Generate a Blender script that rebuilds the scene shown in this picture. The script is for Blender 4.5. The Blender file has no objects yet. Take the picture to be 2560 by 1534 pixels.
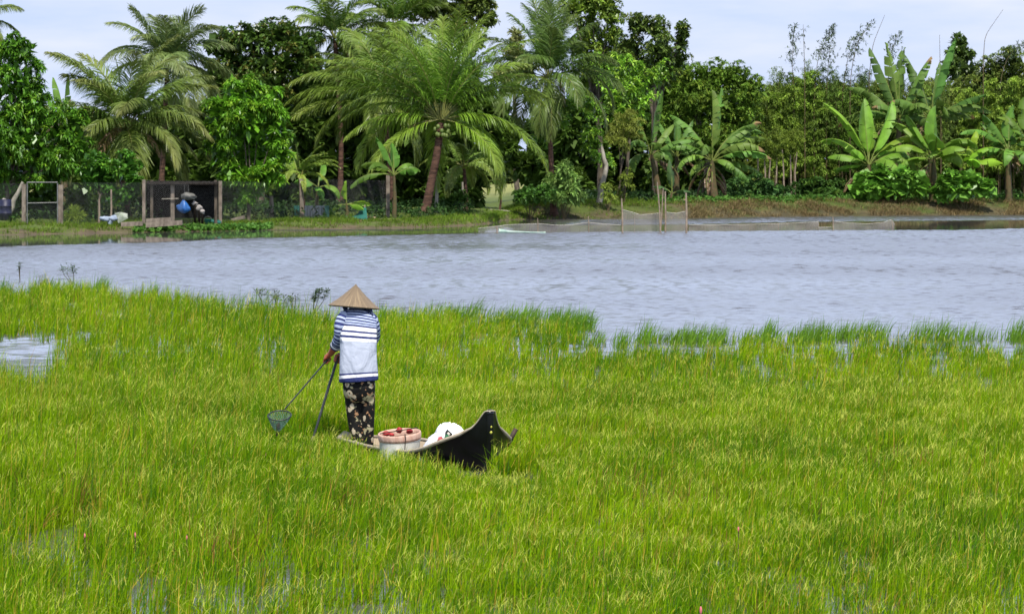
import bpy, math
import numpy as np
from mathutils import Vector

# ------------------------------------------------------------------ camera, sky, sun, exposure
SC = bpy.context.scene
COL = SC.collection
F = 8000.0            # focal length in photo pixels (2560 wide)
CH = 2.54             # camera height above the water
CX, CY, HOR = 1280.0, 767.0, 435.0
PITCH = math.atan((CY - HOR) / F)
SP, CP = math.sin(PITCH), math.cos(PITCH)
cam = bpy.data.cameras.new('camera'); camo = bpy.data.objects.new('camera', cam); COL.objects.link(camo)
camo.location = (0, 0, CH); camo.rotation_euler = (math.pi / 2 - PITCH, 0, 0)
cam.sensor_width = 36; cam.lens = 36 * F / 2560; cam.clip_start = 0.5; cam.clip_end = 8000
cam.dof.use_dof = True; cam.dof.focus_distance = 29.5; cam.dof.aperture_fstop = 14
SC.camera = camo
SC.view_settings.view_transform = 'Standard'; SC.view_settings.look = 'None'
SC.view_settings.exposure = 0.35; SC.view_settings.gamma = 1.0
SUN_EL, SUN_AZ = math.radians(60), math.radians(170)      # azimuth clockwise from +Y: behind the camera, a little right
sun = bpy.data.lights.new('sun', 'SUN'); sun.energy = 4.6; sun.angle = math.radians(0.5); sun.color = (1, .95, .87)
suno = bpy.data.objects.new('sun', sun); COL.objects.link(suno)
sd = Vector((math.sin(SUN_AZ) * math.cos(SUN_EL), math.cos(SUN_AZ) * math.cos(SUN_EL), math.sin(SUN_EL)))
suno.rotation_euler = sd.to_track_quat('Z', 'Y').to_euler(); suno.location = (40, -60, 90)
W = bpy.data.worlds.new('World'); SC.world = W; W.use_nodes = True
nt = W.node_tree; nt.nodes.clear(); L = nt.links.new
def N(tree, t, **kw):
    n = tree.nodes.new(t)
    for k, v in kw.items(): setattr(n, k, v)
    return n
out = N(nt, 'ShaderNodeOutputWorld'); bg = N(nt, 'ShaderNodeBackground'); bg.inputs[1].default_value = 1
sky = N(nt, 'ShaderNodeTexSky', sky_type='NISHITA'); sky.sun_disc = False
sky.sun_elevation = SUN_EL; sky.sun_rotation = SUN_AZ; sky.air_density = 1.0; sky.dust_density = 1.2
SKY_STRENGTH = 0.07
tc = N(nt, 'ShaderNodeTexCoord')
sep = N(nt, 'ShaderNodeSeparateXYZ'); L(tc.outputs['Generated'], sep.inputs[0])
skm = N(nt, 'ShaderNodeVectorMath', operation='SCALE'); L(sky.outputs[0], skm.inputs[0]); skm.inputs['Scale'].default_value = SKY_STRENGTH
# thin bright cloud veil low in the sky, thinning out upward
mp = N(nt, 'ShaderNodeMapping'); mp.inputs['Scale'].default_value = (7, 7, 34); mp.inputs['Location'].default_value = (1.3, .2, .4)
L(tc.outputs['Generated'], mp.inputs[0])
cn = N(nt, 'ShaderNodeTexNoise'); cn.inputs['Scale'].default_value = 1.6; cn.inputs['Detail'].default_value = 7; cn.inputs['Roughness'].default_value = .55
L(mp.outputs[0], cn.inputs['Vector'])
cr = N(nt, 'ShaderNodeValToRGB'); cr.color_ramp.elements[0].position = .36; cr.color_ramp.elements[1].position = .66
cr.color_ramp.elements[0].color = (.50, .60, .83, 1); cr.color_ramp.elements[1].color = (.66, .705, .83, 1)
L(cn.outputs[0], cr.inputs[0])
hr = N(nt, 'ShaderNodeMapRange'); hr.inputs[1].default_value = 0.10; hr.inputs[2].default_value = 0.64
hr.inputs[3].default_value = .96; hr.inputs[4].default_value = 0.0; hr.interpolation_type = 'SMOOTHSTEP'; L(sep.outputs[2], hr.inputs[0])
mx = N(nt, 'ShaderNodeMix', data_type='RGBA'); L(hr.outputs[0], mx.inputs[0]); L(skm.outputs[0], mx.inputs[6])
br = N(nt, 'ShaderNodeMapRange'); br.inputs[1].default_value = .11; br.inputs[2].default_value = .26; br.inputs[3].default_value = 0.0; br.inputs[4].default_value = 1.0; br.interpolation_type = 'SMOOTHSTEP'; L(sep.outputs[2], br.inputs[0])  # brighter blue band, unseen above the view, added to lift the water's reflection
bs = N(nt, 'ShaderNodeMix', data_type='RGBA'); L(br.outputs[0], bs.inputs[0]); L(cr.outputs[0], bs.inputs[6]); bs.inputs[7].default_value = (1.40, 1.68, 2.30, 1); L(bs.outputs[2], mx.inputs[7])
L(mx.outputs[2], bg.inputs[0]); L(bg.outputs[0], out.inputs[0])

# ------------------------------------------------------------------ helpers
def P(u, v, d):
    xc, yc = (u - CX) / F, (CY - v) / F
    k = d / (CP + SP * yc)
    return np.array([xc * k, d, CH + (-SP + CP * yc) * k])
def G(u, v):
    xc, yc = (u - CX) / F, (CY - v) / F
    k = -CH / (-SP + CP * yc)
    return np.array([xc * k, (CP + SP * yc) * k, 0.0])
def proj(X, Y, Z):
    fz = Y * CP - (Z - CH) * SP; uy = Y * SP + (Z - CH) * CP
    return CX + F * X / fz, CY - F * uy / fz
def nrm(a): return a / (np.linalg.norm(a, axis=-1, keepdims=True) + 1e-12)
def ss(x, a, b):
    t = np.clip((x - a) / (b - a), 0, 1); return t * t * (3 - 2 * t)
def fieldnoise(x, y, s, seed):
    r = np.random.default_rng(seed); o = 0
    for k in range(7):
        a = r.uniform(0, 6.28); q = r.uniform(.6, 1.7) / s * 6.28; p = r.uniform(0, 6.28)
        o = o + np.sin((x * math.cos(a) + y * math.sin(a)) * q + p)
    return o / 2.6

class MB:
    def __init__(s): s.V = []; s.Q = []; s.T = []; s.C = []; s.n = 0
    def add(s, V, Q=None, T=None, col=(1, 1, 1)):
        V = np.asarray(V, float).reshape(-1, 3)
        if Q is not None and len(Q): s.Q.append(np.asarray(Q, int).reshape(-1, 4) + s.n)
        if T is not None and len(T): s.T.append(np.asarray(T, int).reshape(-1, 3) + s.n)
        c = np.asarray(col, float)
        if c.ndim == 1: c = np.tile(c, (len(V), 1))
        s.V.append(V); s.C.append(c); s.n += len(V); return s
    def grid(s, A, col=(1, 1, 1), closed_u=False):
        A = np.asarray(A, float); m, n = A.shape[:2]
        i, j = np.meshgrid(np.arange(m - 1), np.arange(n if closed_u else n - 1), indexing='ij')
        j2 = (j + 1) % n
        q = np.stack([i * n + j, i * n + j2, (i + 1) * n + j2, (i + 1) * n + j], -1).reshape(-1, 4)
        return s.add(A.reshape(-1, 3), q, col=col)
    def tube(s, pts, r, n=8, col=(1, 1, 1), cap=True):
        pts = np.asarray(pts, float); m = len(pts); r = np.broadcast_to(np.asarray(r, float), (m,))
        t = np.gradient(pts, axis=0); t = nrm(t)
        ref = np.array([0, 0, 1.]) if abs(nrm(pts[-1] - pts[0])[2]) < .8 else np.array([1., 0, 0])
        a = nrm(np.cross(t, ref)); b = np.cross(t, a)
        th = np.arange(n) / n * 2 * math.pi
        A = pts[:, None] + r[:, None, None] * (np.cos(th)[None, :, None] * a[:, None] + np.sin(th)[None, :, None] * b[:, None])
        s.grid(A, col, True)
        if cap:
            for k, ring in ((0, A[0]), (-1, A[-1])):
                V = np.vstack([ring, pts[k]]); idx = np.arange(n)
                tr = np.stack([idx, (idx + 1) % n, np.full(n, n)], -1)
                if k == 0: tr = tr[:, ::-1]
                s.add(V, None, tr, col)
        return s
    def box(s, c, size, col=(1, 1, 1), rz=0, R=None):
        c = np.asarray(c, float); h = np.asarray(size, float) / 2
        v = np.array([[x, y, z] for z in (-1, 1) for y in (-1, 1) for x in (-1, 1)], float) * h
        if R is None: R = np.array([[math.cos(rz), -math.sin(rz), 0], [math.sin(rz), math.cos(rz), 0], [0, 0, 1]])
        v = v @ R.T + c
        return s.add(v, [[0, 2, 3, 1], [4, 5, 7, 6], [0, 1, 5, 4], [2, 6, 7, 3], [0, 4, 6, 2], [1, 3, 7, 5]], col=col)
    def bar(s, a, b, w, h=None, col=(1, 1, 1)):
        a = np.asarray(a, float); b = np.asarray(b, float); h = h or w
        t = b - a; l = np.linalg.norm(t); t = t / l
        ref = np.array([0, 0, 1.]) if abs(t[2]) < .9 else np.array([0, 1., 0])
        x = nrm(np.cross(t, ref)); y = np.cross(x, t)
        return s.box((a + b) / 2, (w, l, h), col, R=np.stack([x, t, y], 1))
    def ball(s, c, r, n=14, m=10, col=(1, 1, 1), R=None, noise=0, seed=0, ridge=0):
        c = np.asarray(c, float); r = np.broadcast_to(np.asarray(r, float), (3,))
        th = np.linspace(0, math.pi, m + 1)[1:-1]; ph = np.arange(n) / n * 2 * math.pi
        A = np.stack([np.sin(th)[:, None] * np.cos(ph), np.sin(th)[:, None] * np.sin(ph), np.cos(th)[:, None] * np.ones(n)], -1)
        def f(D):
            k = 1.0
            if ridge: k = 1 - ridge * np.abs(fieldnoise(D[..., 0] * 1.4 + D[..., 2], D[..., 1] - D[..., 2] * 1.6, .85, seed + 7))[..., None] - .5 * ridge * np.abs(fieldnoise(D[..., 0] - D[..., 2] * .6, D[..., 1] + D[..., 2], .4, seed + 9))[..., None]
            if noise: k = k + noise * (fieldnoise(D[..., 0] + D[..., 2] * 1.3, D[..., 1] - D[..., 2] * .7, 1.6, seed))[..., None]
            D = D * k * r
            if R is not None: D = D @ R.T
            return D + c
        s.grid(f(A)[::-1], col, True)
        for z, ring in ((1, A[0]), (-1, A[-1])):
            V = np.vstack([f(ring), f(np.array([[0, 0, float(z)]]))]); i = np.arange(n)
            tr = np.stack([i, (i + 1) % n, np.full(n, n)], -1)
            s.add(V, None, tr if z > 0 else tr[:, ::-1], col)
        return s
    def lathe(s, prof, c, n=32, col=(1, 1, 1), R=None):
        prof = np.asarray(prof, float); th = np.arange(n) / n * 2 * math.pi
        A = np.stack([prof[:, 0:1] * np.cos(th), prof[:, 0:1] * np.sin(th), prof[:, 1:2] * np.ones(n)], -1)
        if R is not None: A = A @ R.T
        return s.grid(A + np.asarray(c, float), col, True)
    def arrays(s):
        V = np.concatenate(s.V); C = np.concatenate(s.C)
        Q = np.concatenate(s.Q) if s.Q else np.zeros((0, 4), int); T = np.concatenate(s.T) if s.T else np.zeros((0, 3), int)
        return V, Q, T, C
    def build(s, name, mat, parent=None, smooth=True, loc=None, attr=None):
        V, Q, T, C = s.arrays()
        o = WL.get(parent.name) if parent is not None else (np.asarray(loc, float) if loc is not None else np.zeros(3))
        me = bpy.data.meshes.new(name)
        me.vertices.add(len(V)); me.vertices.foreach_set('co', (V - o).astype(np.float32).ravel())
        nl = Q.size + T.size; me.loops.add(nl)
        me.loops.foreach_set('vertex_index', np.concatenate([Q.ravel(), T.ravel()]).astype(np.int32))
        me.polygons.add(len(Q) + len(T))
        st = np.concatenate([np.arange(len(Q)) * 4, Q.size + np.arange(len(T)) * 3]).astype(np.int32)
        me.polygons.foreach_set('loop_start', st)
        me.polygons.foreach_set('use_smooth', np.full(len(st), smooth, bool))
        ca = me.color_attributes.new('Col', 'FLOAT_COLOR', 'POINT')
        ca.data.foreach_set('color', np.hstack([C, np.ones((len(C), 1))]).astype(np.float32).ravel())
        if attr is not None:
            for k, a in attr.items():
                at = me.attributes.new(k, 'FLOAT', 'POINT'); at.data.foreach_set('value', np.asarray(a, np.float32).ravel())
        me.update(calc_edges=True); me.validate()
        me.materials.append(mat)
        ob = bpy.data.objects.new(name, me); COL.objects.link(ob)
        if parent is not None: ob.parent = parent
        else: ob.location = o
        WL[ob.name] = o
        return ob
WL = {}
def thing(name, label, cat, loc, group=None):
    o = bpy.data.objects.new(name, None); COL.objects.link(o); o.location = loc; o.empty_display_size = .2
    WL[o.name] = np.asarray(loc, float); o['label'] = label; o['category'] = cat
    if group: o['group'] = group
    return o
def tag(o, label, cat, group=None, kind=None):
    o['label'] = label; o['category'] = cat
    if group: o['group'] = group
    if kind: o['kind'] = kind
    return o

# ------------------------------------------------------------------ materials
def new_mat(name):
    m = bpy.data.materials.new(name); m.use_nodes = True; t = m.node_tree; t.nodes.clear()
    o = N(t, 'ShaderNodeOutputMaterial'); b = N(t, 'ShaderNodeBsdfPrincipled'); t.links.new(b.outputs[0], o.inputs[0])
    return m, t, b, o
def leaf_mat(name, rough=.45, transl=.25, spec=.4, var=.25, vscale=3.0):
    m, t, b, o = new_mat(name)
    a = N(t, 'ShaderNodeAttribute', attribute_name='Col'); g = N(t, 'ShaderNodeNewGeometry')
    n = N(t, 'ShaderNodeTexNoise'); n.inputs['Scale'].default_value = vscale; n.inputs['Detail'].default_value = 3
    t.links.new(g.outputs['Position'], n.inputs['Vector'])
    r = N(t, 'ShaderNodeMapRange'); r.inputs[1].default_value = .3; r.inputs[2].default_value = .7; r.inputs[3].default_value = 1 - var; r.inputs[4].default_value = 1 + var
    t.links.new(n.outputs[0], r.inputs[0])
    s = N(t, 'ShaderNodeVectorMath', operation='SCALE'); t.links.new(a.outputs['Color'], s.inputs[0]); t.links.new(r.outputs[0], s.inputs['Scale'])
    t.links.new(s.outputs[0], b.inputs['Base Color']); b.inputs['Roughness'].default_value = rough; b.inputs['Specular IOR Level'].default_value = spec
    tr = N(t, 'ShaderNodeBsdfTranslucent'); t.links.new(s.outputs[0], tr.inputs[0])
    mxs = N(t, 'ShaderNodeMixShader'); mxs.inputs[0].default_value = transl
    t.links.new(b.outputs[0], mxs.inputs[1]); t.links.new(tr.outputs[0], mxs.inputs[2]); t.links.new(mxs.outputs[0], o.inputs[0])
    return m
def solid(name, c1, c2=None, rough=.7, scale=8, spec=.4, bump=0., stretch=(1, 1, 1), detail=5, metal=0, lo=.35, hi=.65, usecol=False):
    m, t, b, o = new_mat(name); c2 = c2 or c1
    tcn = N(t, 'ShaderNodeTexCoord'); mpn = N(t, 'ShaderNodeMapping'); mpn.inputs['Scale'].default_value = stretch
    t.links.new(tcn.outputs['Object'], mpn.inputs[0])
    n = N(t, 'ShaderNodeTexNoise'); n.inputs['Scale'].default_value = scale; n.inputs['Detail'].default_value = detail; n.inputs['Roughness'].default_value = .6
    t.links.new(mpn.outputs[0], n.inputs['Vector'])
    r = N(t, 'ShaderNodeValToRGB'); r.color_ramp.elements[0].position = lo; r.color_ramp.elements[1].position = hi
    r.color_ramp.elements[0].color = (*c1, 1); r.color_ramp.elements[1].color = (*c2, 1)
    t.links.new(n.outputs[0], r.inputs[0])
    src = r.outputs[0]
    if usecol:
        a = N(t, 'ShaderNodeAttribute', attribute_name='Col'); mm = N(t, 'ShaderNodeMix', data_type='RGBA', blend_type='MULTIPLY'); mm.inputs[0].default_value = 1
        t.links.new(src, mm.inputs[6]); t.links.new(a.outputs['Color'], mm.inputs[7]); src = mm.outputs[2]
    t.links.new(src, b.inputs['Base Color'])
    b.inputs['Roughness'].default_value = rough; b.inputs['Specular IOR Level'].default_value = spec; b.inputs['Metallic'].default_value = metal
    if bump:
        bp = N(t, 'ShaderNodeBump'); bp.inputs['Strength'].default_value = bump; bp.inputs['Distance'].default_value = .02
        t.links.new(n.outputs[0], bp.inputs['Height']); t.links.new(bp.outputs[0], b.inputs['Normal'])
    return m
M = {}
M['rice'] = leaf_mat('rice_leaf', .6, .26, .06, .15, 1.2)
M['leaf'] = leaf_mat('broad_leaf', .38, .22, .45, .22, 1.0)
M['matte_leaf'] = leaf_mat('matte_leaf', .6, .28, .25, .22, 1.0)
M['palm'] = leaf_mat('palm_leaf', .42, .25, .4, .15, 1.5)
M['banana'] = leaf_mat('banana_leaf', .5, .34, .3, .22, 2.0)
M['bark'] = solid('bark', (.05, .04, .028), (.15, .12, .09), .9, 5, .2, .6, (1, 1, .4))
M['palm_bark'] = solid('palm_bark', (.03, .017, .012), (.15, .08, .055), .9, 4, .2, .8, (.6, .6, 3))
M['palebark'] = solid('pale_bark', (.20, .18, .14), (.42, .38, .31), .9, 5, .2, .5, (1, 1, .4))
M['stem'] = solid('green_stem', (.055, .065, .02), (.12, .075, .035), .7, 4, .3, .3)
M['drystem'] = solid('dry_stem', (.06, .05, .025), (.16, .12, .06), .9, 6, .2, .5, (1, 1, .3))
M['coconut'] = solid('coconut_skin', (.075, .12, .02), (.13, .17, .035), .5, 4)
M['concrete'] = solid('concrete', (.12, .097, .075), (.26, .215, .17), .9, 6, .2, .4, (1, 1, .5))
M['wire'] = solid('wire', (.11, .11, .105), (.2, .2, .19), .5, 5, .5, metal=.5)
M['pipe'] = solid('galvanised_pipe', (.13, .13, .125), (.21, .21, .20), .45, 5, .5, metal=.3)
M['timber'] = solid('timber', (.22, .16, .10), (.40, .31, .20), .85, 4, .2, .4, (4, 4, .6))
M['stick'] = solid('weathered_stick', (.20, .15, .11), (.34, .27, .20), .9, 5, .2, .4)

# ------------------------------------------------------------------ ground, water
EDGE_PX = [(-2600, 640), (-700, 600), (-200, 592), (0, 588), (300, 582), (600, 577), (900, 572), (1080, 568), (1180, 563), (1238, 557),
           (1262, 550), (1330, 548), (1700, 546), (1900, 541.5), (2300, 538.5), (2560, 537), (3200, 536), (5200, 536)]
EDGE = np.array([G(*e)[:2] for e in EDGE_PX])
def edge_y(X): return np.interp(X, EDGE[:, 0], EDGE[:, 1])
def terrain(X, Y):
    X = np.asarray(X, float); Y = np.asarray(Y, float)
    t = Y - edge_y(X); R = ss(X, -.9, 1.6)
    left = .28 * ss(t, 0, 4.5) + .30 * ss(t, 4, 22)
    right = .80 * ss(t, .3, 4.0) + .12 * ss(t, 4, 16)
    land = left * (1 - R) + right * R + .05 * fieldnoise(X, Y, 5, 3) * ss(t, 1, 6)
    under = np.where(Y < 60 + 6 * np.sin(X), -.15, -.5)
    return np.where(t < 0, np.maximum(under, t * .06 - .02), land)
def base(u, d, dz=0.0):
    X = (u - CX) / F * d; return np.array([X, d, float(terrain(X, d)) + dz])

xs = np.concatenate([[-2500, -1000, -400, -150, -80], np.linspace(-50, 70, 241), [100, 180, 400, 1000, 2500]])
ts = np.concatenate([[-700, -260, -200, -170, -150, -135, -120, -100, -70, -40, -20, -10, -5, -3, -2, -1, -.4], np.linspace(0, 8, 25), np.linspace(9, 40, 32), [45, 55, 70, 90, 130, 200, 320, 500, 900, 1600, 3000, 6000]])
XX, TT = np.meshgrid(xs, ts, indexing='xy'); YY = edge_y(XX) + TT
ZZ = terrain(XX, YY)
MUD = np.array([.11, .085, .055]); GRASS = np.array([.085, .12, .025]); FIELD = np.array([.22, .23, .07]); DRY = np.array([.10, .085, .045])
r_ = ss(XX, -.9, 1.6)[..., None]; t_ = TT[..., None]; nz = fieldnoise(XX, YY, 3, 11)[..., None]
c = MUD * (1 - r_) + DRY * .8 * r_ + 0 * t_
gm = ss(t_ + nz * 1.5, .6, 4); c = c * (1 - gm) + (GRASS * (1 - r_ * .3)) * gm
fm = ss(t_, 60, 190); c = c * (1 - fm) + FIELD * (1 + .15 * nz) * fm
M['ground'] = solid('soil', (.72, .72, .72), (1.25, 1.22, 1.15), .95, 1.2, .2, .5, usecol=True)
g = MB().grid(np.stack([XX, YY, ZZ], -1), c.reshape(-1, 3)).build('ground', M['ground']); g['kind'] = 'structure'

TOP_PX = [(-900, 690), (0, 704), (150, 706), (300, 716), (500, 738), (700, 765), (830, 780), (950, 778), (1200, 776), (1330, 778), (1400, 782), (1450, 800), (1490, 822),
          (1540, 838), (1600, 838), (1680, 840), (1730, 848), (1760, 852), (1800, 842), (1880, 828), (2000, 826), (2200, 826), (2400, 832), (2560, 838), (3400, 850)]
lim = np.array([((u - CX) / F * (CH - .25) * F / (v - HOR), (CH - .25) * F / (v - HOR)) for u, v in TOP_PX])
def field_limit(X): return np.interp(X, lim[:, 0], lim[:, 1]) + .9 * fieldnoise(X, X * .3, 1.3, 5)
def field_limit_y(X): return np.interp(X, lim[:, 0], lim[:, 1])
WAVE = .050
def water_mat():
    m, t, b, o = new_mat('lake_water')
    b.inputs['Base Color'].default_value = (.085, .08, .082, 1); b.inputs['Roughness'].default_value = .12; b.inputs['IOR'].default_value = 1.33
    a = N(t, 'ShaderNodeAttribute', attribute_name='chop'); g2 = N(t, 'ShaderNodeNewGeometry')
    rm = N(t, 'ShaderNodeMapRange'); rm.inputs[3].default_value = .025; rm.inputs[4].default_value = .27; t.links.new(a.outputs['Fac'], rm.inputs[0]); t.links.new(rm.outputs[0], b.inputs['Roughness'])
    hs = []
    for sc, st, w in ((1.0, (2.6, 1.1, 1), 1.0), (2.3, (3.2, 1.3, 1), .55), (.22, (1.0, .8, 1), 1.6)):
        mpn = N(t, 'ShaderNodeMapping'); mpn.inputs['Scale'].default_value = st; mpn.inputs['Rotation'].default_value = (0, 0, .12)
        t.links.new(g2.outputs['Position'], mpn.inputs[0])
        n = N(t, 'ShaderNodeTexNoise'); n.inputs['Scale'].default_value = sc; n.inputs['Detail'].default_value = 3; n.inputs['Roughness'].default_value = .5
        t.links.new(mpn.outputs[0], n.inputs['Vector'])
        mu = N(t, 'ShaderNodeMath', operation='MULTIPLY'); t.links.new(n.outputs[0], mu.inputs[0]); mu.inputs[1].default_value = w; hs.append(mu.outputs[0])
    ad = N(t, 'ShaderNodeMath', operation='ADD'); t.links.new(hs[0], ad.inputs[0]); t.links.new(hs[1], ad.inputs[1])
    ad2 = N(t, 'ShaderNodeMath', operation='ADD'); t.links.new(ad.outputs[0], ad2.inputs[0]); t.links.new(hs[2], ad2.inputs[1])
    bp = N(t, 'ShaderNodeBump'); bp.inputs['Distance'].default_value = .02
    t.links.new(a.outputs['Fac'], bp.inputs['Strength']); t.links.new(ad2.outputs[0], bp.inputs['Height']); t.links.new(bp.outputs[0], b.inputs['Normal'])
    return m
M['water'] = water_mat()
CALM = np.array([G(*e)[:2] for e in [(-2600, 660), (-400, 640), (0, 619), (400, 604), (900, 590), (1250, 583), (1700, 579), (2200, 575), (2560, 573), (4000, 571)]])
sx = np.concatenate([[-14, -4, -1.9], np.linspace(-1, 1, 561), [1.9, 4, 14]])
ys = np.concatenate([[-80, 0, 9], np.arange(14, 44, .16), np.arange(44, 105, .065), np.arange(105, 206, .11), [225, 260]])
YY = np.repeat(ys[:, None], len(sx), 1); XX = sx[None] * (np.abs(YY) * .16 * 1.28 + 2.5)
yc_ = np.interp(XX, CALM[:, 0], CALM[:, 1]) + 1.5 * fieldnoise(XX, YY, 14, 21)
chop = 1 - .985 * ss(YY, yc_ - 1.0, yc_ + 1.5)
dl = edge_y(XX) - YY
chop = np.maximum(chop, 1.0 * ss(XX, 0, 6) * ss(-np.abs(dl - 12), -11.5, -7))           # breeze streak in front of the right bank
chop = np.maximum(chop, .6 * ss(-np.abs(XX + 9), -8, -1) * ss(-np.abs(YY - 145), -2.2, -.8))   # and off the spit
chop *= .55 + .45 * ss(YY, field_limit_y(XX) - 3, field_limit_y(XX) + 4)                 # sheltered among the rice
chop *= .88 + .12 * fieldnoise(XX, YY, 26, 33)
chop[:, :3] *= 0; chop[:, -3:] *= 0
rw = np.random.default_rng(19); FARW = ss(YY, 115, 160); ZW = np.zeros_like(XX)
wx = XX + .13 * fieldnoise(XX, YY, 5.5, 91); wy = YY + .13 * fieldnoise(XX, YY, 4.5, 92)
for k in range(16):
    lam = rw.uniform(.18, .50) if k < 14 else rw.uniform(.7, 1.3); a = math.pi / 2 + .2 + rw.normal(0, .62); kk = 2 * math.pi / lam
    spc = np.maximum(np.where(YY < 44, .16, np.where(YY < 105, .065, .11)), (np.abs(YY) * .16 * 1.28 + 2.5) / 280)
    ZW += np.clip((lam / spc - 2) / 1.6, 0, 1) * (1 + .5 * ss(YY, 90, 140)) * WAVE / kk * np.sin((wx * math.cos(a) + wy * math.sin(a)) * kk + rw.uniform(0, 6.28)) * (1 + .22 * fieldnoise(XX, YY, 3 + k * .5, 200 + k)) * (1 if k < 14 else .35)
for k in range(12):
    lam = rw.uniform(.55, .95); a = math.pi / 2 + .2 + rw.normal(0, .5); kk = 2 * math.pi / lam
    ZW += FARW * WAVE / kk * np.sin((wx * math.cos(a) + wy * math.sin(a)) * kk + rw.uniform(0, 6.28))
ZW *= np.clip(chop, 0, 1.3)
w = MB().grid(np.stack([XX, YY, ZW], -1)).build('water', M['water'], attr={'chop': np.clip(chop, 0, 1)}); w['kind'] = 'structure'

# ------------------------------------------------------------------ rice field (stuff)
rng = np.random.default_rng(11)
def blades(mb, B, h, az, lean, wd, col, nseg=3, power=1.7, tipw=.12):
    n = len(B); t = np.linspace(0, 1, nseg + 1)
    dxy = np.stack([np.cos(az), np.sin(az)], -1)
    hor = (h * lean)[:, None] * t[None] ** power
    z = h[:, None] * (t[None] - .42 * np.clip(lean, 0, 1.6)[:, None] * t[None] ** 2.6)
    C0 = np.zeros((n, nseg + 1, 3)); C0[..., :2] = B[:, None, :2] + hor[..., None] * dxy[:, None]; C0[..., 2] = B[:, None, 2] + z
    fa = az + math.pi / 2 + rng.normal(0, .8, n)
    sv = np.stack([np.cos(fa), np.sin(fa), np.zeros(n)], -1)
    ww = wd[:, None] * np.maximum(tipw, (1 - t ** 2)[None]) * .5
    A = np.stack([C0 - ww[..., None] * sv[:, None], C0 + ww[..., None] * sv[:, None]], 2)
    k = np.arange(nseg); q = np.stack([2 * k, 2 * k + 1, 2 * k + 3, 2 * k + 2], -1)
    Q = (np.arange(n) * 2 * (nseg + 1))[:, None, None] + q[None]
    mb.add(A.reshape(-1, 3), Q.reshape(-1, 4), col=np.repeat(col, 2 * (nseg + 1), 0))
BOW = np.array([-.18, 27.1]); BTH = math.radians(23); BAX = np.array([-math.sin(BTH), math.cos(BTH)]); BSD = np.array([math.cos(BTH), math.sin(BTH)]); BL = 3.6
HB_A = [0, .02, .04, .08, .12, .2, .35, .6, 1.1, 1.9, 2.6, 3.0, 3.3, 3.48, 3.56, 3.6]
HB_B = [.03, .045, .060, .092, .13, .215, .335, .395, .42, .39, .34, .27, .19, .11, .07, .03]
POOLS = [(30, 902, 165, 60, .0), (150, 850, 120, 22, .35), (1500, 866, 60, 32, .3), (1730, 872, 36, 18, .6), (330, 885, 110, 20, .65), (660, 882, 110, 22, .6),
         (350, 1545, 85, 100, .16), (470, 1480, 80, 50, .45), (170, 1450, 80, 45, .45), (590, 1540, 60, 70, .25), (120, 1390, 90, 40, .3), (90, 1390, 160, 45, .45), (300, 1340, 200, 35, .5), (640, 1330, 70, 40, .4), (1980, 1440, 70, 35, .6),
         (2040, 1490, 50, 30, .5), (860, 1380, 80, 40, .35), (1120, 1530, 200, 60, .65), (780, 1530, 300, 60, .6)]
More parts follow.
